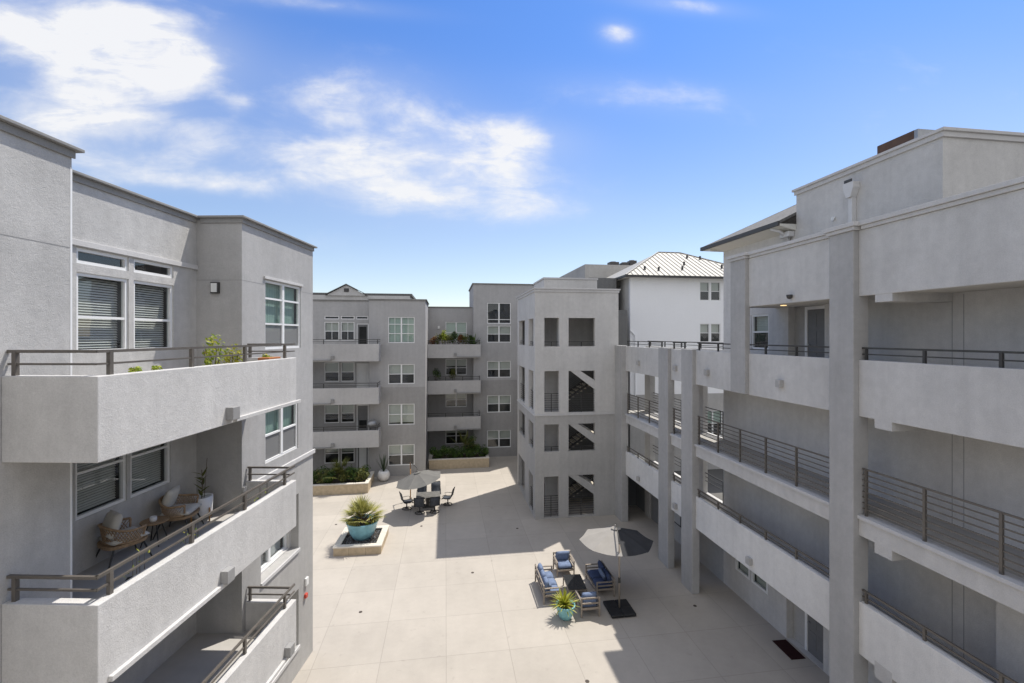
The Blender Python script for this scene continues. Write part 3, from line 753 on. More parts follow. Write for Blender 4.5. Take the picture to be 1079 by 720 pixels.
bm = BM(); tube(bm, [(XI - .06, ry(12.25), 14.0), (XI - .003, ry(12.25), 14.0)], .06, 10); obj('vent_cap', bm, M['lampw'], rt)
# lamps and a small camera
bobj('ceiling_lamp', [(.75, .9, ry(9.55), ry(9.7), 11.415, 11.438)], M['lit'], rt)
bobj('ceiling_lamp', [(.85, .97, ry(13.2), ry(13.33), 11.415, 11.438)], M['lit'], rt)
bm = BM(); lathe(bm, [(0, -.1), (.05, -.085), (.075, -.04), (.08, 0), (.08, .03), (0, .03)], 14); 
for q in bm.verts: q.co += Vector((XP - .08, ry(12.0), 11.62))
obj('security_camera', bm, M['gutter'], rt, smooth=True)
# bridge: rear edge, inner pier, rear rails, ground passage wall
bobj('inner_pier', [(XI - .02, XI + .2, ry(22.1), ry(22.75), 0, 2.6)], M['dark'], rt)
bobj('inner_pier', [(XI - .02, XI + .2, ry(19.3), ry(19.9), 3.05, 9.0)], M['light'], rt)
bobj('inner_pier', [(XI - .1, XI + .2, ry(24.6), ry(25.3), 0, 9.0)], M['dark'], rt)
for (z0, z1) in ((8.5, 9.86), (5.57, 6.05), (2.66, 3.3)):
    bobj('bridge_edge', [(XI + .052, XI + .21, ry(17.802), ry(25.44), z0, z1)], M['light'], rt)
bobj('bridge_soffit', [(XP + .162, XI + .05, ry(17.0), ry(25.4), 8.75, 8.94)], M['soffit'], rt)
x3 = XI + .1
ps = [17.95 + i * 1.75 for i in range(5)]
rail(rt, [[(x3, ry(17.82)), (x3, ry(25.3))]], [(x3, ry(y), 9.86, 10.15) for y in ps], M['metal'], (10.14, 10.0), .022, .026)
rail(rt, [[(x3, ry(17.82)), (x3, ry(25.3))]], [(x3, ry(y), 6.05, 7.2) for y in ps], M['metal'], [7.2 - i * .138 for i in range(8)], .019, .026)
rail(rt, [[(x3, ry(17.82)), (x3, ry(25.3))]], [(x3, ry(y), 3.3, 4.2) for y in ps], M['metal'], (4.2, 4.02, 3.84), .02, .026)
bobj('passage_wall', [(XI, XI + .2, ry(17.802), ry(22.09), 0, 2.655), (XI, XI + .2, ry(22.76), ry(25.44), 0, 2.655)], M['dark'], rt)
bobj('passage_wall', [(rx(10.02), XI + .21, ry(26.7), ry(26.9), 0, 2.85), (XI, XI + .2, ry(25.45), ry(26.69), 0, 2.85)], M['darkwall'], rt)  # passage end walls and cover added; their dark colour carries its shade
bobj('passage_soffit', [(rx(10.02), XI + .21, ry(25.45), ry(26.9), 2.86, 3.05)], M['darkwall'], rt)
bobj('passage_door', [(XI - .03, XI - .003, ry(23.75), ry(24.59), .01, 2.15)], M['door'], rt, label='dark grey door inside the ground passage')
nb = bobj('notice_board', [(XI - .06, XI - .003, ry(21.2), ry(22.05), .9, 2.1)], M['black'], rt, label='black framed notice board on the passage wall')
bobj('notice', [(XI - .066, XI - .0605, ry(21.27), ry(21.98), .97, 2.03)], M['paper'], nb)

# rooftop louvre box and mechanical units
rb = thing('rooftop_vent_box', 'brown louvred box standing on the right wing roof', 'roof unit', (12.9, 11.2, 14.85))
bobj('housing', [(-.25, .25, -.5, .6, 0, 1.22)], M['brown'], rb, bevel=.02)
bobj('metal_cap', [(-.27, .27, -.6, -.503, 0, 1.2)], M['steel'], rb)

# ------------------------------------------------------------------ WHITE HOUSE and neighbours
wh = thing('house', 'white stucco house with pale standing seam hip roof behind the walkway bridge', 'house', (13.9, 33, 0))
hw = []
def wx(v): return v - 13.9
for z0, z1 in ((13.2, 14.66), (9.95, 11.4), (6.6, 8.0)):  # blinds added in the paired windows stand in for reflected sky
    window(wh, 'y-', 0, wx(19.6), wx(20.42), z0, z1, 1, (.5,), hw, blind='far', bfrac=.5)
    window(wh, 'y-', 0, wx(20.52), wx(21.34), z0, z1, 1, (.5,), hw, blind='far', bfrac=.5)
window(wh, 'y-', 0, wx(19.9), wx(21.5), 2.6, 4.6, 2, (.5,), hw, blind='curtain', bfrac=.5)
panel('wall', wh, 'y-', 0, 0, 11.4, 0, 5.95, hw, M['dark']); panel('wall', wh, 'y-', 0, 0, 11.4, 5.95, 14.93, hw, M['whitewall'])
panel('wall', wh, 'x-', 0, .25, 10, 0, 14.93, [], M['light']); panel('wall', wh, 'x+', 11.4, .25, 10, 0, 14.93, [], M['whitewall'])
e = .6; ex0, ex1, ey0, ey1 = -e, 12.0, -e, 10.6
bm = BM(); zr = 14.98; rz_ = 2.72
P = [(ex0, ey0, zr), (ex1, ey0, zr), (ex1, ey1, zr), (ex0, ey1, zr), (4.4, 4.4, zr + rz_), (6.4, 4.4, zr + rz_)]
v = [bm.verts.new(p) for p in P]
for f in ((0, 1, 5, 4), (1, 2, 5), (2, 3, 4, 5), (3, 0, 4)): bm.faces.new([v[i] for i in f])
n = 30
for i in range(n):
    xx = ex0 + (i + .5) * (ex1 - ex0) / n
    # front plane: seam from eave straight up the slope
    tmax = min(1, (xx - ex0) / 5.0, (ex1 - xx) / 5.6)
    ty = 5.0 * tmax; tube(bm, [(xx, ey0, zr + .02), (xx, ey0 + ty, zr + .02 + rz_ * ty / 5.0)], .035, 4, mi=1)
rf = obj('roof', bm, [M['roofmetal'], M['roofseam']], wh)
bm = BM()
for a, b in ((0, 4), (1, 5), (4, 5)): tube(bm, [Vector(P[a]) + Vector((0, 0, .03)), Vector(P[b]) + Vector((0, 0, .03))], .06, 5)
obj('ridge_caps', bm, M['roofseam'], rf)
for (px, t) in ((1.4, .22), (2.5, .2), (4.6, .25), (5.3, .45), (6.4, .75), (7.5, .72), (8.3, .35), (9.6, .3), (10.3, .25)):
    bm = BM(); tube(bm, [(px, ey0 + 5 * t, zr + rz_ * t), (px, ey0 + 5 * t, zr + rz_ * t + .28)], .08, 8); obj('vent_pipe', bm, M['gutter'], rf)
bobj('gutter', [(ex0 - .08, ex1 + .08, ey0 - .1, ey0 - .003, zr - .14, zr + .03), (ex0 - .08, ex0 - .003, ey0, ey1, zr - .14, zr + .03)], M['gutter'], wh)
bobj('eave_soffit', [(ex0, ex1, ey0, -.003, zr - .1, zr - .02), (ex0, -.003, -.003, ey1, zr - .1, zr - .02)], M['eave'], wh)
bobj('porch_roof', [(-1.6, -.003, 1.0, 3.0, 11.05, 11.3)], M['gutter'], wh)
bm = BM(); tube(bm, [(-.05, -.06, 10.9), (.35, -.08, 10.5), (.38, -.08, 5.9)], .05, 6); obj('downspout', bm, M['whitewall'], wh)

gb = thing('apartment_building', 'dark grey flat roofed block rising behind the stair tower', 'building', (11, 29.6, 0))
bobj('wall', [(0, 2.2, 4.4, 16, 0, 14.95), (0.02, 1.25, 0, 4.398, 0, 12.2)], M['darkwall'], gb)
bobj('wall', [(2.203, 12, 12.5, 24, 0, 17.3)], M['dark'], gb)
for i, (x, w, h) in enumerate(((17.9, 1.05, .85), (19.3, .8, .8), (20.2, .8, 1.05))):
    u = thing('air_conditioner', ['wide grey rooftop unit left of the white house ridge', 'short grey rooftop unit, second behind the white house eave', 'tall grey rooftop unit nearest the white house ridge'][i], 'roof unit', (x, 48, 17.3), 0, 'mechanical units on the roof behind the tower')
    bobj('casing', [(0, w, 0, .9, 0, h + .45)], M['gutter'], u, bevel=.02)
    bm = BM(); lathe(bm, [(.3, h + .452), (.3, h + .53), (.26, h + .53), (0, h + .5)], 16, (w / 2, .45)); obj('fan_guard', bm, M['steel'], u)

# ------------------------------------------------------------------ plants
def blade(bm, base, az, pitch, L, w, curl, fold=.25, n=6, mi=0):
    """strap leaf with taper, bending down along its length"""
    p = Vector(base); d = Vector((math.cos(az) * math.cos(pitch), math.sin(az) * math.cos(pitch), math.sin(pitch)))
    side = Vector((-math.sin(az), math.cos(az), 0)); prev = None
    for i in range(n + 1):
        t = i / n; ww = w * (1 - t) ** .7 * min(1, .45 + t * 2.2) if t < 1 else 0
        up = side.cross(d)
        if i == n: cur = [bm.verts.new(p)]
        else: cur = [bm.verts.new(p - side * ww + up * ww * fold), bm.verts.new(p), bm.verts.new(p + side * ww + up * ww * fold)]
        if prev:
            if len(cur) == 3:
                for k in (0, 1): bm.faces.new((prev[k], prev[k + 1], cur[k + 1], cur[k]))
            else:
                for k in (0, 1): bm.faces.new((prev[k], prev[k + 1], cur[0]))
        prev = cur
        p = p + d * (L / n)
        d = (d + Vector((0, 0, -curl / n))).normalized()
def fan_palm(root, n, L, z0, seed, mat):
    rnd = random.Random(seed); bm = BM(); st = BM()
    for i in range(n):
        az = rnd.random() * 2 * PI; u = (i + .5) / n
        pitch = R(88 - 74 * u ** .9 + rnd.uniform(-8, 8)); l = L * rnd.uniform(.75, 1.1)
        d = Vector((math.cos(az) * math.cos(pitch), math.sin(az) * math.cos(pitch), math.sin(pitch)))
        b = Vector((0, 0, z0 + .05)); e = b + d * l * .5
        tube(st, [b, b + d * l * .25 + Vector((0, 0, .01)), e], [.012, .01, .008], 4)
        side = Vector((-math.sin(az), math.cos(az), 0)); up = side.cross(d)
        for k in range(13):
            a = R(-72 + 12 * k + rnd.uniform(-3, 3)); dd = (d * math.cos(a) + side * math.sin(a) + up * .12).normalized()
            blade(bm, e, math.atan2(dd.y, dd.x), math.asin(max(-1, min(1, dd.z))), l * .54 * (1 - abs(a) * .18), .032, .25, .3, 4)
    obj('stems', st, M['bark'], root); obj('leaves', bm, mat, root)
def strap_plant(root, n, L, w, z0, seed, mat, lo=15, curl=.9):
    rnd = random.Random(seed); bm = BM()
    for i in range(n):
        u = (i + .5) / n
        blade(bm, (rnd.uniform(-.03, .03), rnd.uniform(-.03, .03), z0), i * 2.4 + rnd.uniform(-.3, .3), R(86 - (86 - lo) * u + rnd.uniform(-7, 7)), L * rnd.uniform(.8, 1.1), w, curl * rnd.uniform(.5, 1.2), .3, 6)
    obj('leaves', bm, mat, root)
def leaf_cloud(root, n, rx_, ry_, rz_, zc, size, seed, mat, stems=5, hollow=.35):
    rnd = random.Random(seed); bm = BM()
    lumps = [Vector((rnd.uniform(-.6, .6) * rx_, rnd.uniform(-.6, .6) * ry_, rnd.uniform(-.5, .6) * rz_)) for _ in range(7)]
    k = 0
    while k < n:
        c = lumps[rnd.randrange(7)]
        q = Vector((rnd.gauss(0, 1), rnd.gauss(0, 1), rnd.gauss(0, 1))).normalized() * (hollow + (1 - hollow) * rnd.random() ** .5)
        p = c + Vector((q.x * rx_ * .55, q.y * ry_ * .55, q.z * rz_ * .6))
        if rnd.random() < .06: p *= 1.18
        s = size * rnd.uniform(.6, 1.25)
        nrm = (q + Vector((rnd.uniform(-.7, .7), rnd.uniform(-.7, .7), rnd.uniform(-.2, .9)))).normalized()
        a = nrm.cross(Vector((rnd.random(), rnd.random(), rnd.random() + .1))).normalized(); b = nrm.cross(a)
        pz = p + Vector((0, 0, zc))
        v = [bm.verts.new(pz + a * s), bm.verts.new(pz + b * s * .45 + nrm * s * .12), bm.verts.new(pz - a * s), bm.verts.new(pz - b * s * .45 + nrm * s * .12)]
        bm.faces.new(v); k += 1
    obj('leaves', bm, mat, root)
    sb = BM()
    for i in range(stems):
        a = rnd.random() * 2 * PI; tube(sb, [(0, 0, 0), (math.cos(a) * rx_ * .3, math.sin(a) * ry_ * .3, zc * .6), (math.cos(a) * rx_ * .6, math.sin(a) * ry_ * .6, zc + rz_ * .2)], [.016, .012, .006], 5)
    obj('stems', sb, M['bark'], root)

# big turquoise bowl on a stone plinth
pl = thing('planter_plinth', 'low square stone plinth with pale cap holding dark pebbles under the big bowl', 'plinth', (-4.12, 23.68, 0), R(-2))
bm = BM()
w, d, h = 1.13, 1.18, .36
box(bm, -w + .03, w - .03, -d + .03, -d + .2, 0, h); box(bm, -w + .03, w - .03, d - .2, d - .03, 0, h)
box(bm, -w + .03, -w + .2, -d + .2, d - .2, 0, h); box(bm, w - .2, w - .03, -d + .2, d - .2, 0, h)
obj('base', bm, M['stone'], pl)
bobj('cap', [(-w, w, -d, -d + .3, h + .002, h + .07), (-w, w, d - .3, d, h + .002, h + .07), (-w, -w + .3, -d + .3, d - .3, h + .002, h + .07), (w - .3, w, -d + .3, d - .3, h + .002, h + .07)], M['capstone'], pl, bevel=.012)
bobj('stone_joints', [(-w + .73, -w + .738, -d + .026, -d + .05, 0, h), (w - .75, w - .742, -d + .026, -d + .05, 0, h)], M['drain'], pl)
bobj('bed', [(-w + .2, w - .2, -d + .2, d - .2, .02, .3)], M['soil'], pl)
bm = BM(); rnd = random.Random(5)
for i in range(900):
    x, y = rnd.uniform(-.82, .82), rnd.uniform(-.86, .86); s = rnd.uniform(.022, .045)
    m4 = Matrix.Translation((x, y, .31 + rnd.uniform(-.005, .02))) @ Euler((rnd.random() * 3, rnd.random() * 3, rnd.random() * 3)).to_matrix().to_4x4() @ Matrix.Diagonal((s, s * .8, s * .55, 1))
    bmesh.ops.create_icosphere(bm, subdivisions=1, radius=1, matrix=m4)
pe = obj('pebbles', bm, M['pebble']); pe.location = pl.location; pe.rotation_euler = pl.rotation_euler; pe['kind'] = 'stuff'; pe['label'] = 'dark grey pebbles filling the plinth bed'
bw = thing('plant_pot', 'large turquoise glazed bowl on the stone plinth', 'plant pot', (-4.12, 23.68, .33))
bm = BM(); lathe(bm, [(0, 0), (.38, 0), (.42, .03), (.56, .22), (.68, .5), (.75, .78), (.79, .84), (.79, .88), (.74, .88), (.70, .8), (.66, .72), (0, .72)], 40)
obj('bowl', bm, M['turq'], bw, smooth=True)
bm = BM(); lathe(bm, [(.69, .735), (.3, .77), (0, .79)], 24); obj('soil', bm, M['soil'], bw)
pp = thing('palm_plant', 'spiky fan palm growing in the large turquoise bowl', 'plant', (-4.12, 23.68, 1.1))
fan_palm(pp, 50, 1.32, 0, 3, M['palm'])
for i, (a, lab) in enumerate(((R(230), 'round yellow flower clump at the left of the bowl rim'), (R(305), 'round yellow flower clump at the right of the bowl rim'))):
    f = thing('flower_clump', lab, 'plant', (-4.12 + .56 * math.cos(a), 23.68 + .56 * math.sin(a), 1.1), 0, 'yellow flowers in the big bowl')
    leaf_cloud(f, 160, .17, .17, .14, .12, .035, 60 + i, M['yellowleaf'], 3)

# small turquoise pot by the lounge
sp = thing('plant_pot', 'small turquoise glazed pot beside the lounge chairs', 'plant pot', (4.4, 16.42, 0))
bm = BM(); lathe(bm, [(0, 0), (.19, 0), (.22, .03), (.29, .2), (.335, .38), (.345, .46), (.365, .48), (.36, .51), (.32, .51), (.31, .45), (0, .45)], 32)
obj('pot', bm, M['turq2'], sp, smooth=True)
bm = BM(); lathe(bm, [(.312, .455), (0, .47)], 20); obj('soil', bm, M['soil'], sp)
lp_ = thing('bromeliad', 'yellow green bromeliad in the small turquoise pot', 'plant', (4.36, 16.44, .47))
strap_plant(lp_, 78, .60, .046, 0, 8, M['lime'], -5, .7)

# ------------------------------------------------------------------ furniture
def cushion(bm, cx, cy, cz, sx, sy, sz, tilt=None, puff=.55, n=8):
    """soft rounded pad"""
    g = {}
    tm = tilt or Matrix.Identity(3)
    def co(u, v, s):
        e = max(0, (1 - abs(u) ** 5)) ** .35 * max(0, (1 - abs(v) ** 5)) ** .35
        th = (1 - puff) * min(1, e * 1.6) + puff * e * (1 - .18 * (u * u + v * v))
        k = 1 - .035 * (u * u * v * v)
        return Vector((cx, cy, cz)) + tm @ Vector((u * sx / 2 * k, v * sy / 2 * k, s * sz / 2 * th))
    for s in (-1, 1):
        for i in range(n + 1):
            for j in range(n + 1):
                edge = i in (0, n) or j in (0, n)
                key = (i, j, 0 if edge else s)
                if key not in g: g[key] = bm.verts.new(co(i / n * 2 - 1, j / n * 2 - 1, s))
        K = lambda i, j: g[(i, j, 0 if (i in (0, n) or j in (0, n)) else s)]
        for i in range(n):
            for j in range(n):
                q = [K(i, j), K(i + 1, j), K(i + 1, j + 1), K(i, j + 1)]
                try: bm.faces.new(q if s > 0 else q[::-1])
                except ValueError: pass

def lounge(name, label, cat, W, seats, loc, rz, fabric, group=None, bolster=True):
    t = thing(name, label, cat, loc, rz, group)
    D, s = .76, .026
    bm = BM()
    for x in (-W / 2 + s, W / 2 - s):
        box(bm, x - s, x + s, -D / 2, -D / 2 + .055, 0, .74); box(bm, x - s, x + s, D / 2 - .055, D / 2, 0, .59)
        box(bm, x - s - .008, x + s + .008, -D / 2 + .055, D / 2 + .002, .59, .625)
        for z in (.3, .44): box(bm, x - s * .7, x + s * .7, -D / 2 + .055, D / 2 - .055, z, z + .05)
    for z in (.67, .48, .3): box(bm, -W / 2 + 2 * s, W / 2 - 2 * s, -D / 2 + .005, -D / 2 + .045, z, z + .06)
    box(bm, -W / 2 + 2 * s, W / 2 - 2 * s, D / 2 - .05, D / 2 - .005, .22, .29)
    box(bm, -W / 2 + 2 * s, W / 2 - 2 * s, -D / 2 + .045, D / 2 - .05, .25, .285)
    obj('frame', bm, M['frame'], t, bevel=.006)
    iw = (W - 4 * s - .02) / seats
    for i in range(seats):
        x = -W / 2 + 2 * s + .01 + iw * (i + .5)
        bm = BM(); cushion(bm, x, .03, .365, iw * .98, D - .12, .17, puff=.3); obj('seat_cushion', bm, fabric, t, smooth=True)
        bm = BM(); cushion(bm, x, -D / 2 + .16, .62, iw * .95, .44, .19, Matrix.Rotation(R(78), 3, 'X'), .6); obj('back_cushion', bm, fabric, t, smooth=True)
    return t
GL = 'blue cushioned lounge seats around the coffee table'
lounge('sofa', 'blue cushioned two seat sofa in full sun, its back to the open courtyard', 'sofa', 1.74, 3, (4.14, 18.2, 0), R(-90), M['blue'], GL)
lounge('sofa', 'blue cushioned loveseat coloured darker for the shade beside the umbrella mast', 'sofa', 1.5, 2, (6.33, 18.2, 0), R(90), M['blue_shaded'], GL)
lounge('armchair', 'blue cushioned armchair facing the viewer, farthest behind the coffee table', 'armchair', .80, 1, (5.17, 19.62, 0), R(180), M['blue'], GL)
lounge('armchair', 'blue cushioned armchair seen from behind, beside the small turquoise pot', 'armchair', .74, 1, (5.33, 16.68, 0), 0, M['blue'], GL)
# loose pillow on the loveseat
pw = BM(); cushion(pw, 0, 0, 0, .46, .46, .16, Matrix.Rotation(R(62), 3, 'Y') @ Matrix.Rotation(R(40), 3, 'Z'), .75)
pw = obj('pillow', pw, M['blue'], None, smooth=True); pw.location = (6.36, 17.95, .68); tag(pw, 'blue throw pillow leaning on the shaded loveseat', 'pillow')
bo = BM(); tube(bo, [(0, -.3, 0), (0, -.27, 0), (0, .27, 0), (0, .3, 0)], [.06, .1, .1, .06], 14)
bo = obj('bolster', bo, M['blue'], None, smooth=True); bo.location = (4.02, 17.78, .59); bo.rotation_euler = (0, 0, R(4)); tag(bo, 'blue bolster cushion on the near end of the sunlit sofa', 'pillow')
ct = thing('coffee_table', 'low rectangular coffee table with dark top between the lounge seats', 'table', (5.2, 18.0, 0), R(-3))
bobj('table_top', [(-.37, .37, -.56, .56, .41, .435)], M['darkglass'], ct, bevel=.004)
bobj('apron', [(-.37, .37, -.56, -.52, .36, .408), (-.37, .37, .52, .56, .36, .408), (-.37, -.33, -.52, .52, .36, .408), (.33, .37, -.52, .52, .36, .408)], M['frame'], ct)
for x in (-.35, .35):
    for y in (-.54, .54): bobj('leg', [(x - .02, x + .02, y - .02, y + .02, 0, .358)], M['frame'], ct)

def canopy(bm, r, zc, ze, n=8, sub=5, a0=PI / 8, two=False):
    rings = []
    for k in range(sub + 1):
        t = k / sub; ring = []
        for i in range(n * 4):
            a = a0 + 2 * PI * i / (n * 4); f = (i % 4) / 4
            sag = math.cos(PI / n) / math.cos((f - .5) * 2 * PI / n)   # straight panel edge
            rr = r * t * (sag * .99 + .01 if t > 0 else 0)
            z = zc + (ze - zc) * (t ** 1.12) - .05 * math.sin(PI * f) * t
            ring.append(bm.verts.new((rr * math.cos(a), rr * math.sin(a), z)) if k else None)
        rings.append(ring)
    top = bm.verts.new((0, 0, zc)); N = n * 4
    mi = lambda i: int(two and (i // 4) in (1, 2, 3, 4))  # contrast beyond the cast shadow is put into these panels' colour
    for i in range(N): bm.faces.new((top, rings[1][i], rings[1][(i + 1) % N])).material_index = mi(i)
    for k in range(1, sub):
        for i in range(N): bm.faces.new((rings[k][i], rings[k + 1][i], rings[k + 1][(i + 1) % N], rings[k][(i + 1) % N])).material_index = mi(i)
def umbrella(label, loc, off, r, H, zc, ze, fabric, tilt, base, grp, azim=PI / 8):
    t = thing('patio_umbrella', label, 'umbrella', loc, 0, grp)
    if base:
        b = bobj('base', [(-.48, -.004, -.5, -.004, .02, .12), (.004, .48, -.5, -.004, .02, .12), (-.48, -.004, .004, .5, .02, .12), (.004, .48, .004, .5, .02, .12)], M['blackplastic'], t, bevel=.025)
    else:
        b = bobj('base', [(-.45, .45, -.05, .05, 0, .05), (-.05, .05, -.45, -.052, 0, .05), (-.05, .05, .052, .45, 0, .05)], M['metal'], t)
    bm = BM(); tube(bm, [(0, 0, .03), (0, 0, H)], .034, 12); obj('mast', bm, M['frame'] if base else M['wood'], t, smooth=True)
    tc = Vector((off[0], off[1], zc))
    bm = BM(); d = Vector((off[0], off[1], 0)).normalized()
    tube(bm, [(0, 0, H - .45), Vector((0, 0, H + .02)) + d * .12, tc + Vector((0, 0, .22)) - d * .2, tc + Vector((0, 0, .16))], .024, 8); tube(bm, [(0, 0, H), Vector((0, 0, H + .02)) + d * .12], .024, 8)
    obj('arm', bm, M['metal'], t, smooth=True)
    bm = BM(); tube(bm, [(0, -.02, 1.15), (0, -.09, 1.15), (0, -.09, 1.28)], .016, 6); tube(bm, [(0, 0, 1.05), (0, 0, 1.25)], .05, 10); obj('crank', bm, M['metal'], t)
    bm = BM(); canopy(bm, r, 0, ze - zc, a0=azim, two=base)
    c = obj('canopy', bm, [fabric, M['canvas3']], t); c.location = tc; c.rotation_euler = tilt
    bm = BM()
    for k in range(8):
        a = azim + k * PI / 4; tube(bm, [(0, 0, -.05), (r * .98 * math.cos(a), r * .98 * math.sin(a), ze - zc - .03)], .011, 4)
    obj('ribs', bm, M['metal'], c)
    bm = BM(); lathe(bm, [(0, .12), (.05, .11), (.07, .04), (.2, -.015), (.2, -.03)], 16); obj('cap', bm, fabric, c)
    return t
GU = 'cantilever patio umbrellas in the courtyard'
umbrella('beige cantilever umbrella with one half darkened in colour on a black square base beside the lounge', (6.55, 16.58, 0), (.35, 1.25), 1.5, 2.5, 2.6, 2.1, M['canvas'], (R(-2), 0, 0), True, GU, R(-147))
umbrella('grey cantilever umbrella tilted over the dining table', (-2.2, 29.5, 0), (.55, -2.15), 1.38, 2.42, 2.42, 1.98, M['canvas2'], (R(3), R(-11), 0), False, GU)

# dining set
dt = thing('dining_table', 'rectangular slate topped dining table with six swivel chairs around it', 'table', (-1.05, 28.35, 0), R(2))
bobj('table_top', [(-.72, .72, -.52, .52, .69, .73)], M['tabletop'], dt, bevel=.012)
bobj('pedestal', [(-.35, .35, -.25, .25, 0, .06), (-.14, .14, -.12, .12, .06, .688)], M['metal'], dt, bevel=.01)
def dining_chair(label, loc, rz):
    t = thing('swivel_chair', label, 'chair', loc, rz, 'charcoal swivel chairs around the dining table')
    bm = BM(); w = .27; prof = [(.3, .41), (.22, .45), (0, .43), (-.2, .43), (-.27, .5), (-.33, .75), (-.40, 1.02)]
    A = [bm.verts.new((-w, y, z)) for y, z in prof]; B = [bm.verts.new((w, y, z)) for y, z in prof]
    C_ = [bm.verts.new((0, y + (.0), z - .02)) for y, z in prof]
    for i in range(len(prof) - 1):
        bm.faces.new((A[i], A[i + 1], C_[i + 1], C_[i])); bm.faces.new((C_[i], C_[i + 1], B[i + 1], B[i]))
    s = obj('sling', bm, M['sling'], t, smooth=True); md = s.modifiers.new('thick', 'SOLIDIFY'); md.thickness = .018
    bm = BM()
    for x in (-w - .015, w + .015):
        tube(bm, [(x, y, z) for y, z in prof], .016, 6)
        tube(bm, [(x, .2, .45), (x, .24, .62), (x, .12, .66), (x, -.18, .65), (x, -.31, .68)], .016, 6)
    tube(bm, [(-w, -.405, 1.03), (w, -.405, 1.03)], .018, 6)
    obj('frame', bm, M['black'], t, smooth=True)
    bm = BM(); tube(bm, [(0, -.02, .06), (0, -.02, .42)], .035, 8)
    ring = [(.27 * math.cos(2 * PI * k / 20), -.02 + .27 * math.sin(2 * PI * k / 20), .025) for k in range(21)]
    tube(bm, ring, .02, 6, False)
    for k in range(4):
        a = PI / 4 + k * PI / 2; tube(bm, [(0, -.02, .08), (.27 * math.cos(a), -.02 + .27 * math.sin(a), .03)], .018, 6)
    obj('swivel_base', bm, M['black'], t, smooth=True)
    return t
ch = dining_chair('charcoal swivel chair at the left end of the dining table', (-2.3, 28.15, 0), R(-70))
for lab, loc, rz in (('charcoal swivel chair at the right end of the dining table, turned away', (.12, 28.5, 0), R(75)),
                     ('charcoal swivel chair behind the dining table, left of the two facing the viewer', (-1.5, 29.45, 0), R(178)),
                     ('charcoal swivel chair behind the dining table, right of the two facing the viewer', (-.6, 29.5, 0), R(184)),
                     ('charcoal swivel chair at the near side of the dining table, left one under canopy', (-1.5, 27.35, 0), R(-6)),
                     ('charcoal swivel chair at the near side of the dining table, right one', (-.65, 27.4, 0), R(6))):
    dup(ch, lab, loc, rz)

# doormat, drains
dm = BM(); box(dm, -.25, .25, -.46, .46, 0, .018); dm = obj('doormat', dm, M['mat'], None, bevel=.004); dm.location = (11.3, 13.68, .003); dm.rotation_euler = (0, 0, R(-2)); tag(dm, 'maroon doormat before the ground floor door on the right', 'doormat')
dl = ['small floor drain in sunny paving left of the lounge sofa', 'small floor drain in shade close to the right piers', 'small floor drain at the bottom edge near the shadow', 'small floor drain between the left wing and the plinth', 'small floor drain beside the tower shadow edge', 'small floor drain in front of the stair tower', 'small floor drain in the sunny paving nearest the left wing']
for i, (x, y) in enumerate(((1.18, 20.14), (9.55, 16.42), (4.24, 13.3), (-6.0, 26.37), (-1.31, 25.47), (3.85, 24.41), (-3.18, 17.88))):
    bm = BM(); lathe(bm, [(.065, .001), (.065, .008), (.045, .010), (0, .006)], 16)
    o = obj('floor_drain', bm, M['drain']); o.location = (x, y, 0); tag(o, dl[i], 'drain', 'floor drains in the paving')

# planters of the far building
def planter(label, x0, x1, y0, y1, h, side_y=None):
    t = thing('planter_box', label, 'planter', (x0, y0, 0), 0, 'tan block planters against the far block')
    W, D = x1 - x0, y1 - y0
    bobj('wall', [(0, W, 0, .2, 0, h), (W - .2, W, .202, D, 0, h), (0, .2, .202, D, 0, h)], M['stone'], t, bevel=.01)
    bobj('cap', [(-.03, W + .03, -.03, .23, h + .002, h + .06), (W - .23, W + .03, .232, D, h + .002, h + .06), (-.03, .23, .232, D, h + .002, h + .06)], M['capstone'], t, bevel=.008)
    bobj('soil', [(.2, W - .2, .2, D, .02, h - .08)], M['soil'], t)
    return t
planter('tan block planter with leafy shrubs below the left balconies', -9.6, -5.1, 31.32, 34.0, .62)
planter('tan block planter with clipped shrubs below the middle balconies', -1.28, 3.42, 36.1, 37.9, .72)
rnd = random.Random(21)
names_l = ['far left', 'second', 'third', 'fourth', 'fifth', 'sixth']
lab7 = ['first clipped shrub at the left end of the middle planter', 'second clipped shrub in the middle planter', 'third clipped shrub in the middle planter, left of the palm', 'clipped shrub under the palm in the middle planter', 'clipped shrub just right of the palm in the middle planter', 'clipped shrub second from the right end of the middle planter', 'clipped shrub at the right end of the middle planter']
for i in range(7):
    t = thing('shrub', lab7[i], 'shrub', (-.85 + i * .64, 36.75 + rnd.uniform(-.1, .1), .62), 0, 'clipped shrubs in the middle planter')
    leaf_cloud(t, 700, .46, .5, .52, .55, .07, 100 + i, M['shrub'])
lab6 = ['leafy shrub at the right corner of the left planter', 'leafy shrub beside the corner shrub in the left planter', 'leafy shrub just right of the small palm in the left planter', 'leafy shrub under the small palm in the left planter', 'leafy shrub left of the small palm in the left planter', 'leafy shrub nearest the left wing in the left planter']
for i in range(6):
    t = thing('shrub', lab6[i], 'shrub', (-5.65 - i * .62, 32.05 + rnd.uniform(-.1, .1), .52), 0, 'leafy shrubs in the left planter')
    leaf_cloud(t, 600, .5, .5, .52, .5, .075, 120 + i, M['shrub'] if i % 2 else M['shrub2'])
for i in range(4):
    t = thing('shrub', 'leafy shrub in the back row of the left planter, %s' % ['by the side wall', 'before the door', 'below the right window', 'below the left window'][i], 'shrub', (-5.7 - i * .85, 33.1, .52), 0, 'leafy shrubs in the left planter')
    leaf_cloud(t, 400, .5, .5, .42, .42, .07, 140 + i, M['shrub'])
t = thing('palm_plant', 'small feathery palm standing in the left planter', 'plant', (-7.1, 32.2, .5)); fan_palm(t, 15, 1.35, .35, 31, M['shrub2'])
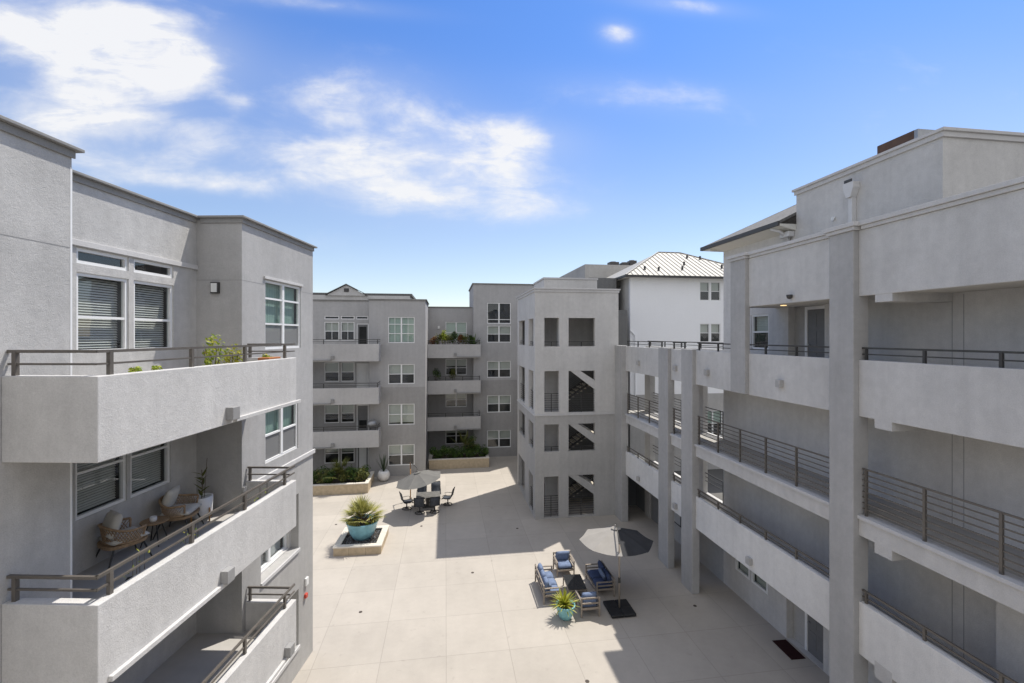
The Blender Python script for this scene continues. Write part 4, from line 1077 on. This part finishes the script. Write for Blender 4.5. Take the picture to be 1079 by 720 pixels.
t = thing('palm_plant', 'tall feathery palm standing in the middle planter', 'plant', (1.55, 37.1, .6)); fan_palm(t, 20, 1.6, .55, 32, M['shrub2'])
t = thing('shrub', 'taller bushy shrub behind the palm in the middle planter', 'shrub', (2.05, 37.3, .62)); leaf_cloud(t, 420, .5, .4, .8, .95, .07, 160, M['shrub'])
wp = thing('plant_pot', 'round white ceramic pot standing on paving against the far block', 'plant pot', (-4.42, 33.9, 0))
bm = BM(); lathe(bm, [(0, 0), (.22, 0), (.37, .14), (.43, .36), (.40, .58), (.31, .72), (.28, .72), (.28, .66), (0, .66)], 28); obj('pot', bm, M['whitepot'], wp, smooth=True)
t = thing('snake_plant', 'tall upright snake plant in the round white pot', 'plant', (-4.42, 33.9, .66)); strap_plant(t, 24, 1.25, .04, 0, 40, M['grass'], 58, .12)

# balcony plants of the far block
cols = [M['redleaf'], M['shrub2'], M['yellowleaf'], M['shrub2'], M['shrub'], M['redleaf'], M['shrub2'], M['shrub']]
cl = ['russet', 'olive', 'bright yellow', 'olive green', 'dark green', 'reddish', 'pale olive', 'deep green']
for i in range(8):
    t = thing('potted_shrub', '%s plant, number %s from the left on the top middle balcony' % (cl[i], ['one', 'two', 'three', 'four', 'five', 'six', 'seven', 'eight'][i]), 'plant', (-1.05 + i * .44, 38.6, 9.15), 0, 'plants along the top middle balcony')
    leaf_cloud(t, 330, .34, .28, .42 + .14 * (i in (2, 4)), .98 + .22 * (i in (2, 4)), .085, 170 + i, cols[i])
    bm = BM(); lathe(bm, [(0, 0), (.16, 0), (.2, .4), (.17, .4), (0, .36)], 12); obj('pot', bm, M['terra'], t)
t = thing('palm_plant', 'broad leaved palm at the right end of the top middle balcony', 'plant', (2.35, 38.65, 9.3)); strap_plant(t, 15, 1.15, .09, .3, 52, M['shrub'], 25, .6)
for lab, x, m, s in (('dark bushy potted tree at the left of the third floor middle balcony', -.8, M['shrub'], .42), ('yellow green potted plant in the third floor middle balcony', .7, M['shrub2'], .38)):
    t = thing('potted_shrub', lab, 'plant', (x, 39.0, 6.1)); leaf_cloud(t, 330, s, s, .5, 1.15, .07, int(x * 10) + 200, m)
    bm = BM(); lathe(bm, [(0, 0), (.18, 0), (.22, .42), (.19, .42), (0, .38)], 12); obj('pot', bm, M['terra'], t)
# covered grill on the second floor left balcony
gr = thing('barbecue_grill', 'rounded grey barbecue grill on the second floor left balcony', 'grill', (-5.3, 34.35, 3.05))
bm = BM(); lathe(bm, [(0, .72), (.2, .74), (.33, .85), (.36, .98), (.33, 1.12), (.2, 1.24), (0, 1.28)], 20); obj('kettle', bm, M['steel'], gr, smooth=True)
for k in range(3):
    a = k * 2 * PI / 3; bm = BM(); tube(bm, [(.2 * math.cos(a), .2 * math.sin(a), .78), (.34 * math.cos(a), .34 * math.sin(a), 0)], .016, 6); obj('leg', bm, M['black'], gr)

# ------------------------------------------------------------------ left balcony furniture
def wicker(label, loc, rz):
    t = thing('wicker_chair', label, 'chair', loc, rz, 'wicker armchairs on the left balcony')
    def rimpt(a, z, k=1.0):
        # horseshoe open to +y
        return Vector((.34 * k * math.sin(a), -.30 * k * math.cos(a) + (.05), z))
    def top(a): return rimpt(a, .60 + .1 * math.cos(a) ** 2 * (1 if abs(a) < PI / 2 else 0), 1.06)
    def low(a): return rimpt(a, .40, .92)
    N = 30; A = [R(-128) + R(256) * i / N for i in range(N + 1)]
    bm = BM()
    tube(bm, [top(a) for a in A], .021, 6); tube(bm, [low(a) for a in A], .018, 6)
    tube(bm, [low(A[0]), top(A[0])], .018, 6); tube(bm, [low(A[-1]), top(A[-1])], .018, 6)
    obj('rim', bm, M['rattan'], t, smooth=True)
    bm = BM()
    for i in range(N):
        for dj in (-3, 3):
            j = i + dj
            if 0 <= j <= N:
                tube(bm, [low(A[i]), (low(A[i]) + top(A[j])) / 2 + Vector((0, 0, 0)), top(A[j])], .0075, 4)
    obj('woven_back', bm, M['rattan'], t)
    bm = BM(); n = 22
    ring = [Vector((.31 * math.copysign(abs(math.cos(2 * PI * k / n)) ** .7, math.cos(2 * PI * k / n)), .03 + .31 * math.copysign(abs(math.sin(2 * PI * k / n)) ** .7, math.sin(2 * PI * k / n)), .38)) for k in range(n)]
    vs_ = [bm.verts.new(p) for p in ring]; vb = [bm.verts.new(p - Vector((0, 0, .05))) for p in ring]
    bm.faces.new(vs_); bm.faces.new(vb[::-1])
    for k in range(n): bm.faces.new((vs_[k], vb[k], vb[(k + 1) % n], vs_[(k + 1) % n]))
    obj('seat', bm, M['rattan'], t)
    bm = BM(); cushion(bm, 0, .05, .425, .58, .56, .1, None, .25); obj('seat_cushion', bm, M['cream'], t, smooth=True)
    for sx in (-1, 1):
        for sy in (-1, 1):
            bm = BM(); tube(bm, [(.22 * sx, .03 + .2 * sy, .33), (.30 * sx, .03 + .31 * sy, 0)], [.016, .011], 6); obj('leg', bm, M['black'], t)
    return t
def placeL(o, x, y, z, rz):
    p = LW(x, y, z); o.location = p; o.rotation_euler = (0, 0, -TL + rz)
c1 = wicker('wicker armchair with cream cushion, nearer one on the left balcony', (0, 0, 0), 0)
placeL(c1, -.76, -6.36, 6.1, R(-28)); c1.scale = (1.13,) * 3
c2 = dup(c1, 'wicker armchair with cream cushion, beside the white pot on the left balcony', (0, 0, 0)); placeL(c2, -.68, -5.02, 6.1, R(-76))
for lab, ch_, rz in (('cream pillow propped in the nearer wicker armchair', c1, 0), ('cream pillow propped in the farther wicker armchair', c2, 0)):
    bm = BM(); cushion(bm, 0, -.13, .69, .46, .44, .15, Matrix.Rotation(R(72), 3, 'X'), .8)
    p = obj('pillow', bm, M['cream'], None, smooth=True); p.location = ch_.location; p.rotation_euler = ch_.rotation_euler; p.scale = (1.1,) * 3; tag(p, lab, 'pillow', 'cream pillows on the left balcony')
st = thing('side_table', 'small round slatted wooden side table between the wicker armchairs', 'table', LW(-.72, -5.6, 6.1))
bm = BM(); lathe(bm, [(0, .46), (.24, .46), (.25, .475), (.25, .49), (0, .49)], 24); obj('table_top', bm, M['rattan'], st)
for k in range(4):
    a = PI / 4 + k * PI / 2; bm = BM(); tube(bm, [(.1 * math.cos(a), .1 * math.sin(a), .458), (.24 * math.cos(a), .24 * math.sin(a), 0)], .012, 6); obj('leg', bm, M['black'], st)
bm = BM(); lathe(bm, [(0, 0), (.05, 0), (.065, .04), (.06, .1), (.05, .1), (0, .02)], 16); o = obj('cup', bm, M['whitepot'], None, smooth=True); o.location = LW(-.7, -5.66, 6.591); tag(o, 'small white cup on the balcony side table', 'cup')
pt = thing('plant_pot', 'white cylinder pot in an orange wooden stand on the left balcony', 'plant pot', LW(-.62, -4.36, 6.1))
bm = BM(); lathe(bm, [(0, .1), (.2, .1), (.22, .14), (.235, .56), (.2, .56), (0, .5)], 28); obj('pot', bm, M['whitepot'], pt, smooth=True)
for k in range(4):
    a = PI / 4 + k * PI / 2 + R(20); c, s = math.cos(a), math.sin(a); bm = BM(); tube(bm, [(.25 * c, .25 * s, 0), (.25 * c, .25 * s, .32)], .016, 6); obj('leg', bm, M['wood'], pt)
t = thing('rubber_plant', 'sparse leafy plant in the white balcony pot', 'plant', LW(-.62, -4.36, 6.6))
bm = BM(); rnd = random.Random(9)
for k in range(13): blade(bm, (rnd.uniform(-.05, .05), rnd.uniform(-.05, .05), .05 + k * .045), k * 2.4, R(rnd.uniform(15, 60)), .24, .045, .5, .25, 5)
obj('leaves', bm, M['shrub2'], t); bm = BM(); tube(bm, [(0, 0, -.1), (.02, 0, .3), (0, .02, .68)], .009, 5); tube(bm, [(.04, .03, -.1), (.1, .05, .95)], .006, 5); obj('stems', bm, M['bark'], t)
for k in range(2):
    bm = BM(); cushion(bm, 0, 0, .04, .1, .26, .07, None, .4); o = obj('slipper', bm, M['black'], None, smooth=True); p = LW(.05 + .16 * k, -7.1 + .1 * k, 6.1); o.location = p; o.rotation_euler = (0, 0, R(20 + 25 * k)); tag(o, ['dark slipper on the balcony floor below the nearer armchair', 'dark slipper on the balcony floor closer to the railing'][k], 'slipper', 'slippers on the left balcony')
# vine sprigs on the railing
vl = ['yellow sprigs climbing the balcony railing near its first post', 'yellow sprigs climbing the middle of the balcony railing', 'yellow sprigs climbing the far end of the balcony railing']
for i, y in enumerate((-8.0, -6.9, -4.6)):
    t = thing('climbing_vine', vl[i], 'plant', LW(1.0, y, 6.1), -TL, 'yellow vine sprigs on the left balcony railing')
    bm = BM(); rnd = random.Random(80 + i)
    for k in range(16): blade(bm, (rnd.uniform(-.05, .03), rnd.uniform(-.28, .28), rnd.uniform(.45, .98)), rnd.random() * 6.3, R(rnd.uniform(-10, 70)), .075, .014, .4, .2, 3)
    obj('leaves', bm, M['yellowleaf'], t); bm = BM()
    for k in range(4): x = rnd.uniform(-.22, .22); tube(bm, [(-.03, x, 0), (-.02, x + .03, .5), (0, x, .95)], .004, 4)
    obj('stems', bm, M['bark'], t)
# shrubs on the top left balcony
for i, (y, s, zc, lab) in enumerate(((-7.75, .12, .62, 'tiny yellow green plant at the near end of the top left balcony'), (-7.35, .09, .6, 'tiniest leaf sprig beside the near railing post, top left balcony'), (-5.95, .24, .72, 'bright leafy shrub in front of the top left window'), (-5.35, .22, .64, 'bright leafy shrub right of the top left window'), (-3.98, .12, .66, 'little plant sprouting by the far end of the top left balcony'))):
    t = thing('potted_shrub', lab, 'plant', LW(.75, y, 9.15), 0, 'plants on the top left balcony')
    leaf_cloud(t, int(60 + 900 * s * s * 4), s, s, s * (1.6 if i in (2, 3) else 1.0), zc + (.22 if i in (2, 3) else .1), .045, 300 + i, M['yellowleaf'] if i != 3 else M['lime'], 4)
    bm = BM(); lathe(bm, [(0, 0), (.12, 0), (.16, .34), (.13, .34), (0, .3)], 14); obj('pot', bm, M['terra'], t)
tp = thing('planter_trough', 'orange terracotta trough at the far end of the top left balcony', 'planter', LW(.8, -3.95, 9.15), -TL)
bobj('trough', [(-.14, .14, -.3, .22, .45, .78)], M['terra'], tp, bevel=.015); bobj('stand', [(-.12, .12, -.26, .18, 0, .448)], M['metal'], tp)

# ------------------------------------------------------------------ camera, sun, sky
YAW = R(8.3); HC = 10.45
cam = bpy.data.cameras.new('camera'); co = bpy.data.objects.new('camera', cam); COL.objects.link(co)
cam.sensor_width = 36; cam.lens = 480 / 1079 * 36; cam.shift_y = -6 / 1079
cam.clip_start = .1; cam.clip_end = 6000
co.location = (0, 0, HC); co.rotation_euler = (R(90), 0, -YAW)
scene.camera = co
AZ, EL = R(55.4), R(63.6)
sd = Vector((math.sin(AZ) * math.cos(EL), math.cos(AZ) * math.cos(EL), math.sin(EL)))
sl = bpy.data.lights.new('sun', 'SUN'); sl.energy = 5.0; sl.angle = R(.53); sl.color = (1, .955, .88)
so = bpy.data.objects.new('sun', sl); COL.objects.link(so); so.rotation_euler = (-sd).to_track_quat('-Z', 'Y').to_euler(); so.location = (20, 20, 60)

w = bpy.data.worlds.new('World'); scene.world = w; w.use_nodes = True
nt = w.node_tree; nt.nodes.clear()
out = nt.nodes.new('ShaderNodeOutputWorld'); bg = nt.nodes.new('ShaderNodeBackground')
sky = nt.nodes.new('ShaderNodeTexSky'); sky.sky_type = 'NISHITA'; sky.sun_disc = False
sky.sun_elevation = EL; sky.sun_rotation = AZ; sky.altitude = 100; sky.air_density = 1.0; sky.dust_density = .4; sky.ozone_density = 2.0
bg.inputs['Strength'].default_value = .15
tc = nt.nodes.new('ShaderNodeTexCoord').outputs['Generated']
sx = nt.nodes.new('ShaderNodeSeparateXYZ'); nt.links.new(tc, sx.inputs[0])
X, Y, Z = sx.outputs
ymax = math_(nt, 'MAXIMUM', Y, .05)
S = math_(nt, 'DIVIDE', X, ymax); T = math_(nt, 'DIVIDE', Z, ymax)
front = mapr(nt, Y, .05, .2, 0, 1, True)
# wind-drawn cloud fields, each a soft patch of the sky (s = east, t = height over distance north)
patches = [(-0.712, 0.589, 0.215, 0.075, 1.7),(-0.561, 0.553, 0.123, 0.057, 1.1),(-0.696, 0.43, 0.145, 0.046, 1.7),(-0.42, 0.472, 0.025, 0.017, 0.6),(-0.178, 0.52, 0.148, 0.056, 0.8),
           (-0.099, 0.414, 0.268, 0.081, 0.62),(0.158, 0.441, 0.13, 0.038, 0.8),(0.105, 0.291, 0.239, 0.033, 0.55),(-0.019, 0.327, 0.252, 0.082, 0.45),(0.458, 0.559, 0.203, 0.035, 0.55),
           (0.391, 0.693, 0.039, 0.024, 1.0),(0.552, 0.777, 0.133, 0.018, 0.8),(-0.273, 0.695, 0.174, 0.016, 0.6),(-0.526, 0.308, 0.16, 0.017, 0.6),(-0.273, 0.354, 0.315, 0.051, 0.5),
           (1.228, 0.569, 0.418, 0.146, 0.33),(0.105, 0.176, 0.569, 0.084, 0.2),(-0.646, 0.344, 0.119, 0.026, 0.5), (-0.1, 0.40, 0.55, 0.22, 0.09)]
tot = None
for s0, t0, a, b, amp in patches:
    u = math_(nt, 'DIVIDE', math_(nt, 'SUBTRACT', S, s0), a * 1.15); v2 = math_(nt, 'DIVIDE', math_(nt, 'SUBTRACT', T, t0), b * 1.2)
    r2 = math_(nt, 'ADD', math_(nt, 'MULTIPLY', u, u), math_(nt, 'MULTIPLY', v2, v2))
    g = math_(nt, 'MULTIPLY', math_(nt, 'EXPONENT', math_(nt, 'MULTIPLY', r2, -1.0)), amp)
    tot = g if tot is None else math_(nt, 'ADD', tot, g)
cb = nt.nodes.new('ShaderNodeCombineXYZ'); nt.links.new(S, cb.inputs[0]); nt.links.new(T, cb.inputs[1])
mp = nt.nodes.new('ShaderNodeMapping'); mp.inputs['Rotation'].default_value = (0, 0, R(-14)); mp.inputs['Scale'].default_value = (1, 2.6, 1)
nt.links.new(cb.outputs[0], mp.inputs['Vector'])
nz = nt.nodes.new('ShaderNodeTexNoise'); nz.inputs['Scale'].default_value = 3.6; nz.inputs['Detail'].default_value = 9; nz.inputs['Roughness'].default_value = .56; nz.inputs['Distortion'].default_value = .5
nt.links.new(mp.outputs[0], nz.inputs['Vector'])
nz2 = nt.nodes.new('ShaderNodeTexNoise'); nz2.inputs['Scale'].default_value = 9; nz2.inputs['Detail'].default_value = 8; nz2.inputs['Roughness'].default_value = .6
nt.links.new(cb.outputs[0], nz2.inputs['Vector'])
nn = math_(nt, 'ADD', math_(nt, 'MULTIPLY', nz.outputs['Fac'], .7), math_(nt, 'MULTIPLY', nz2.outputs['Fac'], .3))
tc_ = math_(nt, 'MINIMUM', tot, 1.5)
cov = math_(nt, 'ADD', nn, math_(nt, 'MULTIPLY', math_(nt, 'SUBTRACT', tc_, .55), .22))
body = math_(nt, 'MULTIPLY', mapr(nt, cov, .45, .80, 0, 1, True), math_(nt, 'MINIMUM', math_(nt, 'MULTIPLY', tc_, 1.1), .95))
nz4 = nt.nodes.new('ShaderNodeTexNoise'); nz4.inputs['Scale'].default_value = 7; nz4.inputs['Detail'].default_value = 8; nz4.inputs['Roughness'].default_value = .62; nz4.inputs['Distortion'].default_value = .45
nt.links.new(mp.outputs[0], nz4.inputs['Vector'])
body = math_(nt, 'MULTIPLY', body, mapr(nt, nz4.outputs['Fac'], .34, .58, .45, 1, True))
veil = math_(nt, 'MULTIPLY', tc_, .2)
mask = math_(nt, 'MULTIPLY', math_(nt, 'MINIMUM', math_(nt, 'ADD', body, veil), .93), front)
# broken bright cloud added overhead and behind the viewer, unseen, for neutral fill
nz3 = nt.nodes.new('ShaderNodeTexNoise'); nz3.inputs['Scale'].default_value = 2.2; nz3.inputs['Detail'].default_value = 7
nt.links.new(tc, nz3.inputs['Vector'])
fill_cloud = math_(nt, 'MAXIMUM', mapr(nt, Z, .68, .9, 0, 1, True), mapr(nt, Y, .12, -.25, 0, 1, True))
fill_cloud = math_(nt, 'MULTIPLY', fill_cloud, mapr(nt, nz3.outputs['Fac'], .34, .5, .2, .84, True))
mask = math_(nt, 'MAXIMUM', mask, fill_cloud)
mx = nt.nodes.new('ShaderNodeMix'); mx.data_type = 'RGBA'
tint = nt.nodes.new('ShaderNodeVectorMath'); tint.operation = 'MULTIPLY'; nt.links.new(sky.outputs[0], tint.inputs[0]); zz = mapr(nt, Z, .1, .6, 0, 1, True)
tcol = nt.nodes.new('ShaderNodeMix'); tcol.data_type = 'RGBA'; nt.links.new(zz, tcol.inputs[0]); tcol.inputs[6].default_value = (1.15, 1.06, 1.03, 1); tcol.inputs[7].default_value = (.56, .87, 1.3, 1)
nt.links.new(tcol.outputs[2], tint.inputs[1])
nt.links.new(mask, mx.inputs[0]); nt.links.new(tint.outputs[0], mx.inputs[6]); mx.inputs[7].default_value = (6.35, 6.35, 6.4, 1)
nt.links.new(mx.outputs[2], bg.inputs['Color']); nt.links.new(bg.outputs[0], out.inputs['Surface'])

scene.view_settings.view_transform = 'Standard'; scene.view_settings.look = 'None'; scene.view_settings.exposure = 0; scene.view_settings.gamma = 1
scene.render.engine = 'CYCLES'
scene.cycles.max_bounces = 8; scene.cycles.diffuse_bounces = 5; scene.cycles.transparent_max_bounces = 12; scene.cycles.glossy_bounces = 3
